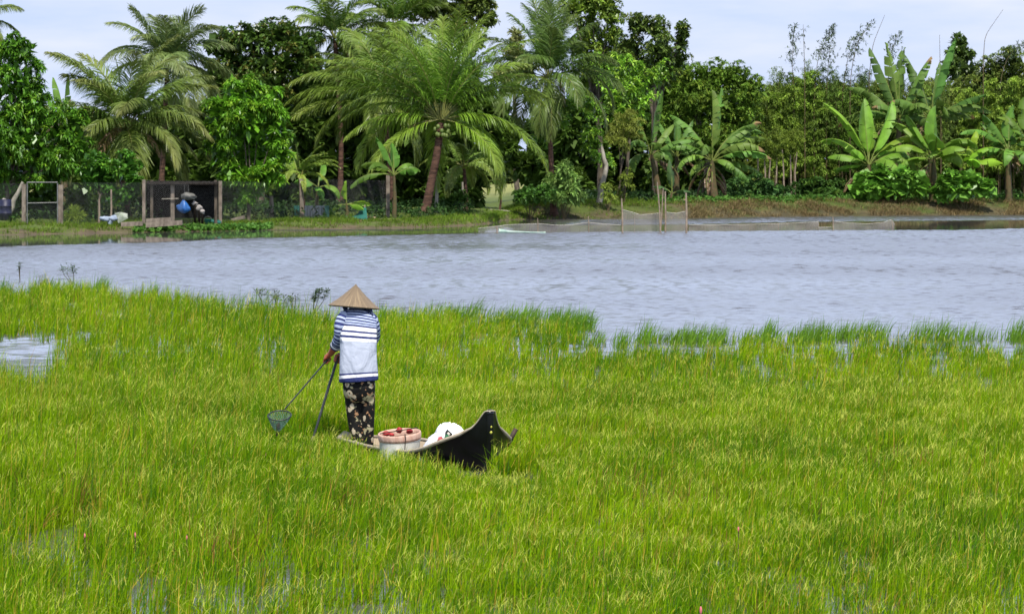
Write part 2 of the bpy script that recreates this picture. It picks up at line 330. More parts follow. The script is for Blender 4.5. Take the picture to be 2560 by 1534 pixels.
def rice():
    mb = MB(); NT = 205000
    Yq = np.sqrt(rng.uniform(15.2 ** 2, 36. ** 2, NT)); far = rng.random(NT) < .40; Yq = np.where(far, rng.uniform(30, 72, NT), Yq)
    X = (rng.uniform(-1, 1, NT)) * (1280 / F * Yq * 1.22 + 1.6)
    NC = NT // 5; X = np.repeat(X[:NC], 5) + rng.normal(0, .045, NC * 5); Yq = np.repeat(Yq[:NC], 5) + rng.normal(0, .06, NC * 5); NT = NC * 5; cl_u = np.repeat(rng.random(NC), 5)
    keep = Yq < field_limit(X); u, v = proj(X, Yq, 0 * X)
    dens = .74 + .42 * fieldnoise(X, Yq, .8, 8) + .24 * fieldnoise(X, Yq, 3.7, 9)
    dens = np.clip(dens, .25, 1.2)
    for (pu, pv, ru, rv, k) in POOLS:
        e = ((u - pu) / ru) ** 2 + ((v - pv) / rv) ** 2 + .25 * fieldnoise(X, Yq, .8, 31)
        dens *= k + (1 - k) * ss(e, .6, 1.25)
    rel = np.stack([X, Yq], -1) - BOW; a = rel @ BAX; s = rel @ BSD
    keep &= ~((a > -.05) & (a < 3.65) & (np.abs(s) < np.interp(a, HB_A, HB_B) + .04))
    keep &= ~(np.hypot(X - (-.985), Yq - 28.15) < .26)
    keep &= cl_u < dens
    X, Yq, cl_u = X[keep], Yq[keep], cl_u[keep] / dens[keep]; n = len(X)
    av = (-.18 - X) / math.sin(BTH); yn = 27.1 + math.cos(BTH) * np.clip(av, -.2, 3.8) - .45
    near = np.where((X > -1.95) & (X < .22), np.clip((yn - Yq) / 2.5, -.2, 1), 1.0); near = np.where(near < -.1, 1., np.clip(near, .0, 1))
    near = np.where(Yq > yn + .6, 1, near)
    side = ss(X, .22, .5) + ss(-X, 1.9, 2.25); hf = np.maximum(np.where(X < -1.3, .66, np.where(X < -.45, .36, .22)) + .6 * near ** 1.3 + .25 * near ** 4, np.clip(side, 0, 1))
    hf = hf * (1 - .5 * np.exp(-((X + 2.1) / .45) ** 2 - ((Yq - 28.5) / .9) ** 2)); hbase = (.8 + .4 * np.modf(cl_u * 91.3)[0]) * (.78 + .22 * ss(Yq, 17, 27)) * (.210 + .04 * fieldnoise(X, Yq, 2.3, 14)) * hf
    edge = ss(field_limit(X) - Yq, 2.5, 0.); hbase *= 1 + .22 * edge * (rng.random(n) < .35)
    tone = np.clip(.5 + .5 * (np.modf(cl_u * 37.7)[0] - .5) + .32 * fieldnoise(X, Yq, 4.5, 17) + .2 * fieldnoise(X, Yq, .9, 18), 0, 1)
    CA = np.array([.248, .392, .002]); CB = np.array([.080, .196, .002])
    for k in range(5):
        B = np.stack([X + rng.normal(0, .022, n), Yq + rng.normal(0, .022, n), np.full(n, -.02)], -1)
        h = hbase * rng.uniform(.5, 1.22, n) * np.where(rng.random(n) < .02, 1.35, 1) + .02
        az = np.where(rng.random(n) < .66, rng.normal(.1, .7, n), rng.uniform(0, 6.28, n))
        lean = np.abs(rng.normal(.19, .18, n)); lean = np.where(rng.random(n) < .10, lean + .6, lean)
        wd = rng.uniform(.0048, .0095, n) * (1 + (Yq - 25) * .012)
        f = np.clip(tone + rng.normal(0, .36, n), 0, 1)[:, None]; col = CB + (CA - CB) * f; col = col * rng.uniform(.8, 1.2, (n, 1))
        pick = rng.random(n)
        for (bu, bv, br_) in [(560, 1425, .28), (1700, 1290, .3), (2230, 1180, .4), (1560, 1240, .3), (260, 1290, .3), (1280, 800, .5), (900, 1290, .25)]:
            bp_ = G(bu, bv); pick = np.where((np.hypot(X - bp_[0], (Yq - bp_[1]) * .5) < br_) & (rng.random(n) < .16), .99, pick)
        col = np.where((pick < .08)[:, None], np.array([.46, .36, .04]), col); col = np.where((pick > .985)[:, None], np.array([.24, .12, .035]), col)
        col = np.where(((pick > .90) & (pick < .985))[:, None], np.array([.045, .145, .014]), col)
        blades(mb, B, h, az, lean, wd, col)
    # ears: arching pale stalks with drooping branches
    mk = rng.random(n) < .19; Xe, Ye, he = X[mk], Yq[mk], hbase[mk]; m = len(Xe)
    for k in range(4):
        az = np.where(rng.random(m) < .5, rng.normal(.15, .9, m), rng.uniform(0, 6.28, m)); B = np.stack([Xe + rng.normal(0, .03, m), Ye + rng.normal(0, .03, m), he * rng.uniform(.72, .98, m)], -1)
        blades(mb, B, rng.uniform(.035, .08, m), az, rng.uniform(.3, 1.4, m), rng.uniform(.0025, .0046, m) * (1 + (Ye - 25) * .012),
               np.array([.46, .50, .08]) * rng.uniform(.75, 1.2, (m, 1)) * np.array([1, 1, 1]), 3, 1.4, .5)
    return tag(mb.build('rice_plants', M['rice'], smooth=True), 'bright green flooded rice with pale drooping ears', 'rice', kind='stuff')
rice()
def margin_grass():
    mb = MB()
    spots = []
    for (u, v, ru, n, h, dk) in [(1270, 800, 60, 90, .34, .5), (1430, 815, 45, 170, .42, .95), (1390, 805, 20, 60, .38, .9), (1320, 795, 50, 90, .36, .6), (1612, 850, 22, 50, .40, .85), (1560, 858, 20, 26, .34, .7),
                             (1735, 852, 35, 80, .38, .7), (1790, 850, 22, 60, .34, .6), (1680, 850, 40, 60, .30, .5), (1920, 842, 20, 50, .38, .9), (2040, 845, 45, 120, .38, .75), (2000, 850, 26, 50, .32, .7),
                             (2180, 838, 50, 70, .40, .75), (2120, 840, 40, 50, .32, .6), (2330, 842, 60, 90, .42, .7), (2430, 845, 60, 60, .32, .6), (2550, 845, 30, 60, .42, .8), (1100, 790, 60, 70, .36, .5),
                             (1010, 795, 50, 60, .34, .5), (245, 728, 18, 60, .50, .5), (380, 738, 12, 26, .42, .5), (520, 752, 60, 40, .32, .4), (700, 785, 40, 40, .30, .4), (120, 716, 40, 40, .34, .4),
                             (960, 795, 18, 40, .36, .7), (1180, 790, 40, 60, .40, .6), (1880, 850, 60, 60, .3, .5), (1500, 850, 40, 26, .28, .6)]:
        for k in range(n):
            p = G(u + rng.normal(0, ru * .6), v + rng.normal(0, 5) + 8); spots.append((p[0], p[1], h * rng.uniform(.6, 1.15), dk))
    S = np.array(spots); n = len(S)
    for k in range(3):
        B = np.stack([S[:, 0] + rng.normal(0, .04, n), S[:, 1] + rng.normal(0, .06, n), np.full(n, -.02)], -1)
        lean = np.abs(rng.normal(.35, .2, n)); az = rng.normal(.1, .5, n)
        col = np.array([.15, .27, .02]) * (1 - S[:, 3:4]) + np.array([.105, .225, .018]) * S[:, 3:4]
        blades(mb, B, S[:, 2] * rng.uniform(.7, 1.1, n), az, lean, rng.uniform(.010, .017, n), col * rng.uniform(.8, 1.2, (n, 1)), 3)
    tag(mb.build('lake_margin_grass', M['rice']), 'taller dark grass tufts along the lake side of the rice', 'grass', kind='stuff')
margin_grass()
#PART2
# ------------------------------------------------------------------ sampan
M['hull'] = solid('tarred_hull', (.002, .002, .0022), (.009, .010, .012), .30, 3, .4, .12, lo=.4, hi=.75)
M['rim'] = solid('worn_gunwale', (.30, .24, .16), (.48, .41, .31), .8, 14, .3, .3)
M['lining'] = solid('boat_lining', (.34, .26, .17), (.50, .40, .28), .8, 6, .2, .3)
M['yellow'] = solid('yellow_paint', (.42, .42, .05), (.55, .52, .08), .5, 20)
M['char'] = solid('dark_wood', (.02, .014, .010), (.07, .045, .03), .7, 8, .3, .4)
HZ_A = [0, .02, .04, .08, .12, .2, .35, .6, .9, 1.3, 2.0, 2.6, 3.0, 3.3, 3.5, 3.6]
HZ_Z = [.525, .52, .495, .425, .375, .315, .245, .165, .118, .10, .085, .080, .065, .050, .045, .045]
KZ_A = [0, .015, .04, .08, .16, .5, 3.0, 3.3, 3.5, 3.6]
KZ_Z = [.46, .28, .10, -.02, -.09, -.12, -.12, -.09, -.04, .0]
def hull_pt(a, q, sgn, inset=0.0, floor=None):
    b = np.interp(a, HB_A, HB_B); zg = np.interp(a, HZ_A, HZ_Z); zk = np.interp(a, KZ_A, KZ_Z)
    ex = np.interp(a, [0, .1, .4, 1.0, 2.8, 3.4, 3.6], [.9, 1.15, 1.0, .5, .5, .9, 1.0])
    hw = max(b * (1 - q) ** ex - inset, 0.0); z = zg + (zk - zg) * q
    if floor is not None: z = max(z, floor)
    if q >= 1: hw = 0.0
    if inset == 0: hw = max(hw, min(.018, b))
    xy = BOW + BAX * (a + (.0 if inset == 0 else 0)) + BSD * (hw * sgn)
    return np.array([xy[0], xy[1], z])
BST = np.concatenate([np.array([0, .008, .02, .035, .06, .09, .12, .16, .2, .26, .33, .42]), np.linspace(.55, 3.2, 16), [3.3, 3.4, 3.48, 3.54, 3.58, 3.6]])
QS = np.linspace(0, 1, 11)
boat = thing('rowing_boat', 'narrow black wooden boat with pale rim and raised bow, floating in the rice', 'boat', (BOW[0] + BAX[0] * 1.8, BOW[1] + BAX[1] * 1.8, -.12))
mb = MB()
A = np.array([[hull_pt(a, q, -1) for q in QS] + [hull_pt(a, q, 1) for q in QS[::-1]] for a in BST])
mb.grid(A)
for row in (A[0], A[-1]):
    ctr = row.mean(0); i = np.arange(len(row) - 1); mb.add(np.vstack([row, ctr]), None, np.stack([i, i + 1, np.full(len(i), len(row))], -1))
mb.build('hull', M['hull'], boat)
mb = MB()
QI = np.linspace(0.02, 1, 9)
A = np.array([[hull_pt(a, q, -1, .022, -.055) for q in QI] + [hull_pt(a, q, 1, .022, -.055) for q in QI[::-1]] for a in BST[3:-2]])
mb.grid(A).build('lining', M['lining'], boat)
mb = MB()
ln = [hull_pt(a, 0, -1) for a in BST[::-1]]; rn = [hull_pt(a, 0, 1) for a in BST]
path = np.array(ln + rn) + np.array([0, 0, .008])
dt = np.linalg.norm(path[:, :2] - BOW, axis=1); mb.tube(path, np.where(dt < .12, .006, .006 + .010 * ss(dt, .12, .3)), 8); mb.build('gunwale', M['rim'], boat)
# thwart seats and a stern deck inside
mb = MB()
for a in (1.25, ):
    p = BOW + BAX * a; mb.box((p[0], p[1], .06), (.66, .16, .025), rz=math.atan2(BSD[1], BSD[0]))
mb.build('seat', M['lining'], boat)
# upturned stern piece, pale inside, seen beyond the person's legs
mb = MB()
st = np.array([P(u, v, 29.9) for u, v in [(853, 1124), (853, 1106), (856, 1094), (862, 1089), (870, 1092), (878, 1101), (886, 1112), (893, 1122)]])
mb.tube(st, [.034, .040, .048, .052, .05, .046, .04, .036], 10); mb.build('stern_curl', M['rim'], boat)
mb = MB(); mb.ball([BOW[0] + BAX[0] * .025, BOW[1] + BAX[1] * .025, .512], (.040, .040, .034), 16, 12)
mb.tube([[BOW[0] + BAX[0] * a_, BOW[1] + BAX[1] * a_, z_] for a_, z_ in [(.012, .50), (.010, .40), (.016, .28), (.035, .14), (.07, .0), (.12, -.10)]], [.034, .030, .028, .027, .026, .022], 10); mb.build('stem_post', M['hull'], boat)
for zz in (.40, .352):
    mb = MB(); p = BOW + BAX * (.012 - .026)
    mb.ball((p[0] - .004, p[1], zz), (.012, .008, .014), 10, 8); mb.build('paint_mark', M['yellow'], boat)
mb = MB(); pa = hull_pt(.42, 0, 1); mb.bar(pa + [-.02, 0, -.03], pa + [.055, .03, .115], .035, .03); mb.build('rowlock', M['char'], boat)

# ------------------------------------------------------------------ sack, bucket
def sack():
    c = P(1116, 1092, 27.80); c[2] = .185
    root = thing('sack', 'bulging white plastic sack with printed green and red front, in the bow of the boat', 'sack', (c[0], c[1], -.05))
    M['sack'] = solid('white_sack', (.78, .78, .80), (.86, .86, .87), .55, 9, .35, 1.0)
    mb = MB(); mb.ball(c + [.03, .02, 0], (.165, .16, .20), 64, 44, noise=.05, seed=3, ridge=.075); mb.build('body', M['sack'], root)
    M['film'] = solid('clear_plastic', (.55, .55, .60), (.78, .78, .80), .3, 18, .6, .6)
    mb = MB(); R = np.array([[math.cos(.55), 0, math.sin(.55)], [0, 1, 0], [-math.sin(.55), 0, math.cos(.55)]])
    cf = c + [-.135, -.095, -.02]; mb.ball(cf, (.070, .06, .175), 48, 40, noise=.07, seed=8, R=R, ridge=.12); mb.build('fold', M['film'], root)
    def patch(pts, name, mat, d=.003):
        P3 = []
        for (u, v) in pts:
            lo, hi = 26.4, 28.1                       # march along the sight line of the photo to the fold's skin
            for dd in np.linspace(lo, hi, 700):
                q = (P(u, v, dd) - cf) @ R
                if (q[0] / .075) ** 2 + (q[1] / .065) ** 2 + (q[2] / .182) ** 2 < 1: break
            else: dd = 27.56
            P3.append(P(u, v, min(dd, 27.66) - d))
        P3 = np.array(P3); n = len(P3); back = P3 + [0, .004, 0]
        mb = MB(); ctr = P3.mean(0); i = np.arange(n)
        mb.add(np.vstack([P3, ctr - [0, .002, 0]]), None, np.stack([i, (i + 1) % n, np.full(n, n)], -1)); mb.build(name, mat, root, smooth=False)
    M['pgreen'] = solid('print_green', (.03, .13, .06), (.05, .2, .09), .5, 30); M['pdark'] = solid('print_dark', (.015, .02, .015), rough=.5)
    M['pred'] = solid('print_red', (.38, .05, .06), (.50, .12, .12), .5, 60); M['pcream'] = solid('print_cream', (.6, .55, .42), (.75, .7, .6), .5, 30)
    patch([(1113, 1080), (1118, 1072), (1125, 1078), (1131, 1084), (1128, 1090), (1121, 1098), (1112, 1094)], 'dark_print', M['pdark'], .004)
    patch([(1112, 1088), (1119, 1084), (1126, 1091), (1119, 1098), (1109, 1098)], 'green_print', M['pgreen'], .009)
    patch([(1117, 1082), (1121, 1079), (1126, 1084), (1122, 1088)], 'cream_print', M['pcream'], .010)
    th = np.linspace(0, 2 * math.pi, 19)[:-1]
    patch([(1101 + (9 if k % 2 else 5.5) * math.cos(t), 1098 + (10.5 if k % 2 else 6.5) * math.sin(t)) for k, t in enumerate(th)], 'red_print', M['pred'], .006)
    patch([(1104, 1108), (1113, 1097), (1117, 1099), (1108, 1110)], 'cream_print', M['pcream'], .008)
sack()
def bucket():
    c = np.array([-.99, 28.15, 0])
    root = thing('tub', 'pale round plastic tub with a pinkish collar and red scraps inside, beside the boat', 'tub', (c[0], c[1], -.15))
    M['tub'] = solid('milky_plastic', (.46, .45, .38), (.66, .65, .58), .45, 7, .4, .2)
    M['lid'] = solid('pink_board', (.50, .29, .21), (.66, .45, .35), .75, 9, .3, .3, (3, 3, 1))
    M['redstain'] = solid('red_stain', (.45, .03, .03), (.30, .02, .02), .5, 20)
    mb = MB(); mb.lathe([(.0, -.148), (.160, -.148), (.172, .05), (.181, .19), (.186, .215), (.178, .215), (.172, .19), (.165, -.10), (0, -.11)], c, 36); mb.build('body', M['tub'], root)
    ca, sa, cb2, sb = math.cos(.11), math.sin(.11), math.cos(.07), math.sin(.07)
    RT = np.array([[cb2, 0, -sb], [0, 1, 0], [sb, 0, cb2]]) @ np.array([[1, 0, 0], [0, ca, -sa], [0, sa, ca]])
    o = c + [0, 0, .225]
    mb = MB(); mb.lathe([(.179, -.02), (.188, -.02), (.191, .0), (.192, .028), (.190, .040), (.186, .044), (.180, .042), (.177, .0), (.176, -.02)], o, 40, R=RT); mb.build('collar', M['lid'], root)
    mb = MB(); mb.lathe([(0, -.012), (.10, -.010), (.177, -.018)], o, 24, R=RT); mb.build('contents', M['char'], root)
    for (x, y, z, rx_, rz_) in [(-.12, .03, .034, .034, .022), (-.07, -.02, .03, .025, .016), (.0, .05, .052, .028, .024), (.085, .08, .03, .03, .02)]:
        mb = MB(); mb.ball(o + RT @ np.array([x, y, z]), (rx_, .025, rz_), 12, 8, noise=.2, seed=int(abs(x) * 1e3)); mb.build('red_rag', M['redstain'], root)
    mb = MB(); mb.bar(o + RT @ np.array([-.17, -.05, .052]), o + RT @ np.array([.16, .07, .060]), .010, .008); mb.build('stick', M['char'], root)
    mb = MB(); mb.tube([o + RT @ np.array([.055, -.187, .06]), o + RT @ np.array([.06, -.199, .02]), o + [.055, -.195, -.03], o + [.05, -.187, -.13]], .004, 6); mb.build('strap', M['char'], root)
bucket()

# ------------------------------------------------------------------ the person
PD = 29.7; PX = PD / F
def B(u, v, dd=0.0): return P(u, v, PD + dd)
def remesh(mb, vox, smooth=6):
    V, Q, T, C = mb.arrays()
    me = bpy.data.meshes.new('tmp'); me.from_pydata(V.tolist(), [], [list(map(int, q)) for q in Q] + [list(map(int, q)) for q in T]); me.update()
    ob = bpy.data.objects.new('tmp', me); COL.objects.link(ob)
    m = ob.modifiers.new('r', 'REMESH'); m.mode = 'VOXEL'; m.voxel_size = vox
    s = ob.modifiers.new('s', 'SMOOTH'); s.factor = .5; s.iterations = smooth
    dg = bpy.context.evaluated_depsgraph_get(); ev = ob.evaluated_get(dg); em = ev.to_mesh()
    v = np.empty(len(em.vertices) * 3); em.vertices.foreach_get('co', v); v = v.reshape(-1, 3)
    q = [list(p.vertices) for p in em.polygons]; ev.to_mesh_clear()
    bpy.data.objects.remove(ob); bpy.data.meshes.remove(me)
    o = MB(); o.add(v, [f for f in q if len(f) == 4], [f for f in q if len(f) == 3]); return o
def limb(mb, pts, rs, n=16, sub=5):
    pts = np.asarray(pts, float); k = np.linspace(0, len(pts) - 1, (len(pts) - 1) * sub + 1)
    x = np.arange(len(pts)); pp = np.stack([np.interp(k, x, pts[:, i]) for i in range(3)], -1); rr = np.interp(k, x, rs)
    for _ in range(2): pp[1:-1] = .25 * pp[:-2] + .5 * pp[1:-1] + .25 * pp[2:]
    mb.tube(pp, rr, n); mb.ball(pp[0], rr[0], n, 8); mb.ball(pp[-1], rr[-1], n, 8)
def loft(mb, secs, n=36, ease=4):
    S = np.array(secs, float); k = np.linspace(0, len(S) - 1, (len(S) - 1) * ease + 1)
    S = np.stack([np.interp(k, np.arange(len(S)), S[:, i]) for i in range(S.shape[1])], -1)
    for _ in range(3): S[1:-1] = .25 * S[:-2] + .5 * S[1:-1] + .25 * S[2:]
    th = np.arange(n) / n * 2 * math.pi; rows = []
    for (v, u, hw, hd, dd) in S:
        c = B(u, v, dd); ct, st = np.cos(th), np.sin(th)
        e = .85; rows.append(c + np.stack([hw * PX * np.sign(ct) * np.abs(ct) ** e, hd * np.sign(st) * np.abs(st) ** e, 0 * th], -1))
    return np.array(rows)
foot = B(903, 1112); foot[2] = -.05
per = thing('person', 'person in conical straw hat, striped top and dark floral trousers standing in the boat', 'person', foot)
M['skin'] = solid('skin', (.29, .075, .034), (.38, .115, .055), .5, 14, .4, .15)
M['hair'] = solid('hair', (.008, .006, .005), (.02, .015, .012), .5, 40)
M['scarf'] = solid('navy_scarf', (.012, .018, .05), (.03, .045, .10), .8, 20)
body = MB()
limb(body, [B(896, 950, 0), B(895, 900, .0), B(894, 850, .06), B(893, 805, .11)], [.105, .095, .09, .085])
limb(body, [B(864, 799, .12), B(893, 794, .13), B(924, 803, .13)], [.034, .055, .034])
limb(body, [B(892, 792, .14), B(890, 770, .2), B(889, 758, .23)], [.05, .043, .045])
body.ball(B(889, 748, .25), (.068, .085, .092), 20, 16)
body.ball(B(889, 757, .315), (.045, .035, .045), 14, 10)                                  # jaw
body.ball(B(889, 749, .338), (.012, .018, .016), 10, 8)                                   # nose
body.ball(B(889, 755, .332), (.020, .008, .006), 10, 8)                                   # mouth
for s in (-1, 1):
    body.ball(B(889 + s * 19, 750, .25), (.010, .022, .028), 10, 8)                       # ears
    body.ball(B(889 + s * 8, 746, .326), (.012, .009, .007), 10, 8)                       # eyes
la = [B(860, 797, .10), B(851, 814, .06), B(851, 842, .09), B(838, 866, .19), B(827, 883, .25)]
limb(body, la, [.036, .045, .040, .039, .029])
ra = [B(930, 803, .13), B(940, 845, .24), B(914, 870, .36), B(866, 889, .42)]
limb(body, ra, [.034, .038, .034, .025])
def fist(mb, wrist, cen, grip_dir, side):
    """palm, four curled fingers of unequal length and a thumb closed round a rod through cen along grip_dir"""
    g = nrm(np.asarray(grip_dir, float)); a = nrm(cen - wrist); a = nrm(a - g * (a @ g)); o = np.cross(g, a) * side
    pc = cen - a * .018 + o * .020; Rm = np.stack([a, o, g], 1)
    mb.ball(pc, (.034, .017, .040), 14, 10, R=Rm); mb.tube([wrist, pc], [.026, .024], 12)
    for k, (off, r, ln) in enumerate([(.030, .0088, 1.0), (.010, .0095, 1.08), (-.010, .009, 1.02), (-.029, .0078, .86)]):
        kn = cen + g * off + a * .014 + o * .024
        p1 = cen + g * off + a * (.030 * ln) + o * .004; p2 = cen + g * off + a * (.020 * ln) - o * .019; p3 = cen + g * off - a * .004 - o * .021
        mb.tube([kn, (kn + p1) / 2 + a * .004, p1, p2, p3], [r * 1.1, r * 1.1, r, r * .92, r * .8], 8); mb.ball(p3, r * .8, 8, 6)
    t0 = pc + g * .030 - a * .012; t1 = cen + g * .040 - a * .004 - o * .012; t2 = cen + g * .026 + a * .018 - o * .022
    mb.tube([t0, t1, t2], [.012, .0105, .009], 8); mb.ball(t2, .009, 8, 6)
lw, lf = B(827, 883, .25), B(818, 899, .29); rw, rf = B(866, 889, .42), B(843, 897, .44)
NET_TIP = B(712, 1022, -.35); POLE_TIP = P(776, 1118, 29.9)
fist(body, lw, lf, lf - NET_TIP, 1); fist(body, rw, rf, rf - POLE_TIP, -1)
hips = B(897, 950, .0)
limb(body, [B(880, 955, 0), B(886, 1035, .02), B(897, 1104, 0)], [.075, .055, .036]); limb(body, [B(915, 955, 0), B(921, 1035, .02), B(922, 1104, .03)], [.075, .055, .036])
for u, dd in ((897, 0), (922, .03)):
    a0 = B(u, 1106, dd); a0[2] = -.012; limb(body, [a0, a0 + [-.01, .10, -.008], a0 + [-.015, .16, -.012]], [.034, .032, .024])
remesh(body, .0055, 4).build('body', M['skin'], per)
hr_ = MB(); hr_.ball(B(889, 745, .235), (.075, .088, .095), 20, 14); hr_.ball(B(888, 766, .165), (.052, .03, .05), 14, 10)
hr_.build('hair', M['hair'], per)
# top: knitted, striped, with two sleeves
def stripe_mat(name, attr, v0, v1, stops):
    m, t, b, o = new_mat(name); a = N(t, 'ShaderNodeAttribute', attribute_name=attr)
    r = N(t, 'ShaderNodeValToRGB'); r.color_ramp.interpolation = 'CONSTANT'; e = r.color_ramp.elements
    mr = N(t, 'ShaderNodeMapRange'); mr.inputs[1].default_value = v0; mr.inputs[2].default_value = v1
    g2 = N(t, 'ShaderNodeTexCoord'); n = N(t, 'ShaderNodeTexNoise'); n.inputs['Scale'].default_value = 9; n.inputs['Detail'].default_value = 3
    t.links.new(g2.outputs['Object'], n.inputs['Vector'])
    wob = N(t, 'ShaderNodeMath', operation='MULTIPLY_ADD'); t.links.new(n.outputs[0], wob.inputs[0]); wob.inputs[1].default_value = (v1 - v0) * .010; t.links.new(a.outputs['Fac'], wob.inputs[2])
    t.links.new(wob.outputs[0], mr.inputs[0]); t.links.new(mr.outputs[0], r.inputs[0])
    for i, (p, c) in enumerate(stops):
        el = e[i] if i < 2 else e.new(min((p - v0) / (v1 - v0), 1)); el.position = min((p - v0) / (v1 - v0), 1); el.color = (*c, 1)
    n2 = N(t, 'ShaderNodeTexNoise'); n2.inputs['Scale'].default_value = 55; n2.inputs['Detail'].default_value = 5; t.links.new(g2.outputs['Object'], n2.inputs['Vector'])
    n3 = N(t, 'ShaderNodeTexNoise'); n3.inputs['Scale'].default_value = 5.5; n3.inputs['Detail'].default_value = 2; n3.inputs['Distortion'].default_value = 1.2; t.links.new(g2.outputs['Object'], n3.inputs['Vector'])
    b1 = N(t, 'ShaderNodeBump'); b1.inputs['Strength'].default_value = .35; b1.inputs['Distance'].default_value = .004; t.links.new(n2.outputs[0], b1.inputs['Height'])
    b2 = N(t, 'ShaderNodeBump'); b2.inputs['Strength'].default_value = .8; b2.inputs['Distance'].default_value = .05; t.links.new(n3.outputs[0], b2.inputs['Height']); t.links.new(b1.outputs[0], b2.inputs['Normal'])
    t.links.new(r.outputs[0], b.inputs['Base Color']); t.links.new(b2.outputs[0], b.inputs['Normal']); b.inputs['Roughness'].default_value = .9; b.inputs['Specular IOR Level'].default_value = .15
    return m
NV, WH, LB, GR = (.028, .038, .130), (.72, .72, .74), (.42, .48, .64), (.37, .405, .49)
stops = [(760, LB)]
for cc in (773.5, 780.5, 787.5, 794.5, 801.5, 808.5, 815): stops += [(cc - 1.7, NV), (cc + 1.5, LB)]
stops[-1] = (816.8, WH)
stops += [(827.5, NV), (832.5, WH), (840, NV), (846, WH), (854, GR), (931.5, NV), (936, WH), (943, NV)]
M['torso'] = stripe_mat('striped_knit', 'band', 760, 970, stops)
secs = [(765, 893, 17, .055, .185), (772, 892, 20, .06, .17), (776, 891, 32, .075, .155), (781, 891, 43, .092, .145), (790, 893, 47.5, .105, .13), (812, 895, 48, .115, .11), (840, 896, 47, .12, .07), (870, 895.5, 45.5, .122, .03),
        (900, 896, 46, .13, -.005), (930, 897, 47.5, .14, -.02), (948, 897, 48, .142, -.025), (952, 896.5, 47.5, .14, -.025), (953, 896.5, 40, .12, -.025)]
A = loft(MB(), secs, 48)
n_ = A.shape[1]; wr = np.random.default_rng(5)
for i in range(A.shape[0]):                                          # cloth folds that grow towards the hem
    th = np.arange(n_) / n_ * 2 * math.pi; f = i / A.shape[0]
    k = 1 + .030 * f * np.sin(5 * th + 4 * f) + .020 * f * np.sin(9 * th - 5 * f + 1)
    c0 = A[i].mean(0); A[i] = c0 + (A[i] - c0) * k[:, None]
A[..., 2] += (np.arange(A.shape[0]) / A.shape[0])[:, None] ** 3 * (A[..., 0] - A[..., 0].mean(1, keepdims=True)) * .075
uu, vv = proj(A[..., 0], A[..., 1], A[..., 2])
slope = np.interp(vv, [770, 800, 850, 900, 945], [.05, .13, .06, .0, -.085])
bow = np.interp(vv, [770, 790, 830], [9, 4, 0])
band = vv - slope * (uu - 895) - bow * ((uu - 893) / 46) ** 2
top = MB().grid(A, closed_u=True)
shirt = top.build('top', M['torso'], per, attr={'band': band.ravel()})
sst = [(0, LB)]
for k in range(10): sst += [(.045 + k * .085, NV), (.045 + k * .085 + .042, LB)]
sst[-1] = (.83 + .02, LB); sst = [s for s in sst if s[0] < .86] + [(.87, NV), (.905, WH), (.955, NV)]
M['sleeve'] = stripe_mat('striped_sleeve', 'arm', 0, 1.0, sst)
def sleeve(pts, rs):
    pts = np.array(pts); k = np.linspace(0, len(pts) - 1, 49); x = np.arange(len(pts))
    pp = np.stack([np.interp(k, x, pts[:, i]) for i in range(3)], -1); rr = np.interp(k, x, rs)
    for _ in range(8): pp[1:-1] = .25 * pp[:-2] + .5 * pp[1:-1] + .25 * pp[2:]
    s = np.concatenate([[0], np.cumsum(np.linalg.norm(np.diff(pp, axis=0), axis=1))]); s /= s[-1]
    rr = rr * (1 + .035 * np.sin(s * 40)) 
    m = MB(); m.tube(pp, rr, 24, cap=False); th = np.arange(24)
    att = np.repeat(s, 24); q0 = m.n; m.ball(pp[0], rr[0], 20, 12); att = np.concatenate([att, np.zeros(m.n - q0)]); m.build('sleeve', M['sleeve'], shirt, attr={'arm': att})
sleeve([B(868, 788, .12), B(859, 790, .09), B(850.5, 812, .06), B(850.5, 840, .09), B(842, 860, .16), B(838, 866, .19)], [.048, .056, .058, .056, .054, .052])
sleeve([B(924, 792, .14), B(931, 797, .13), B(936, 818, .155), B(937, 845, .235), B(915, 869, .36)], [.04, .052, .054, .050, .046])
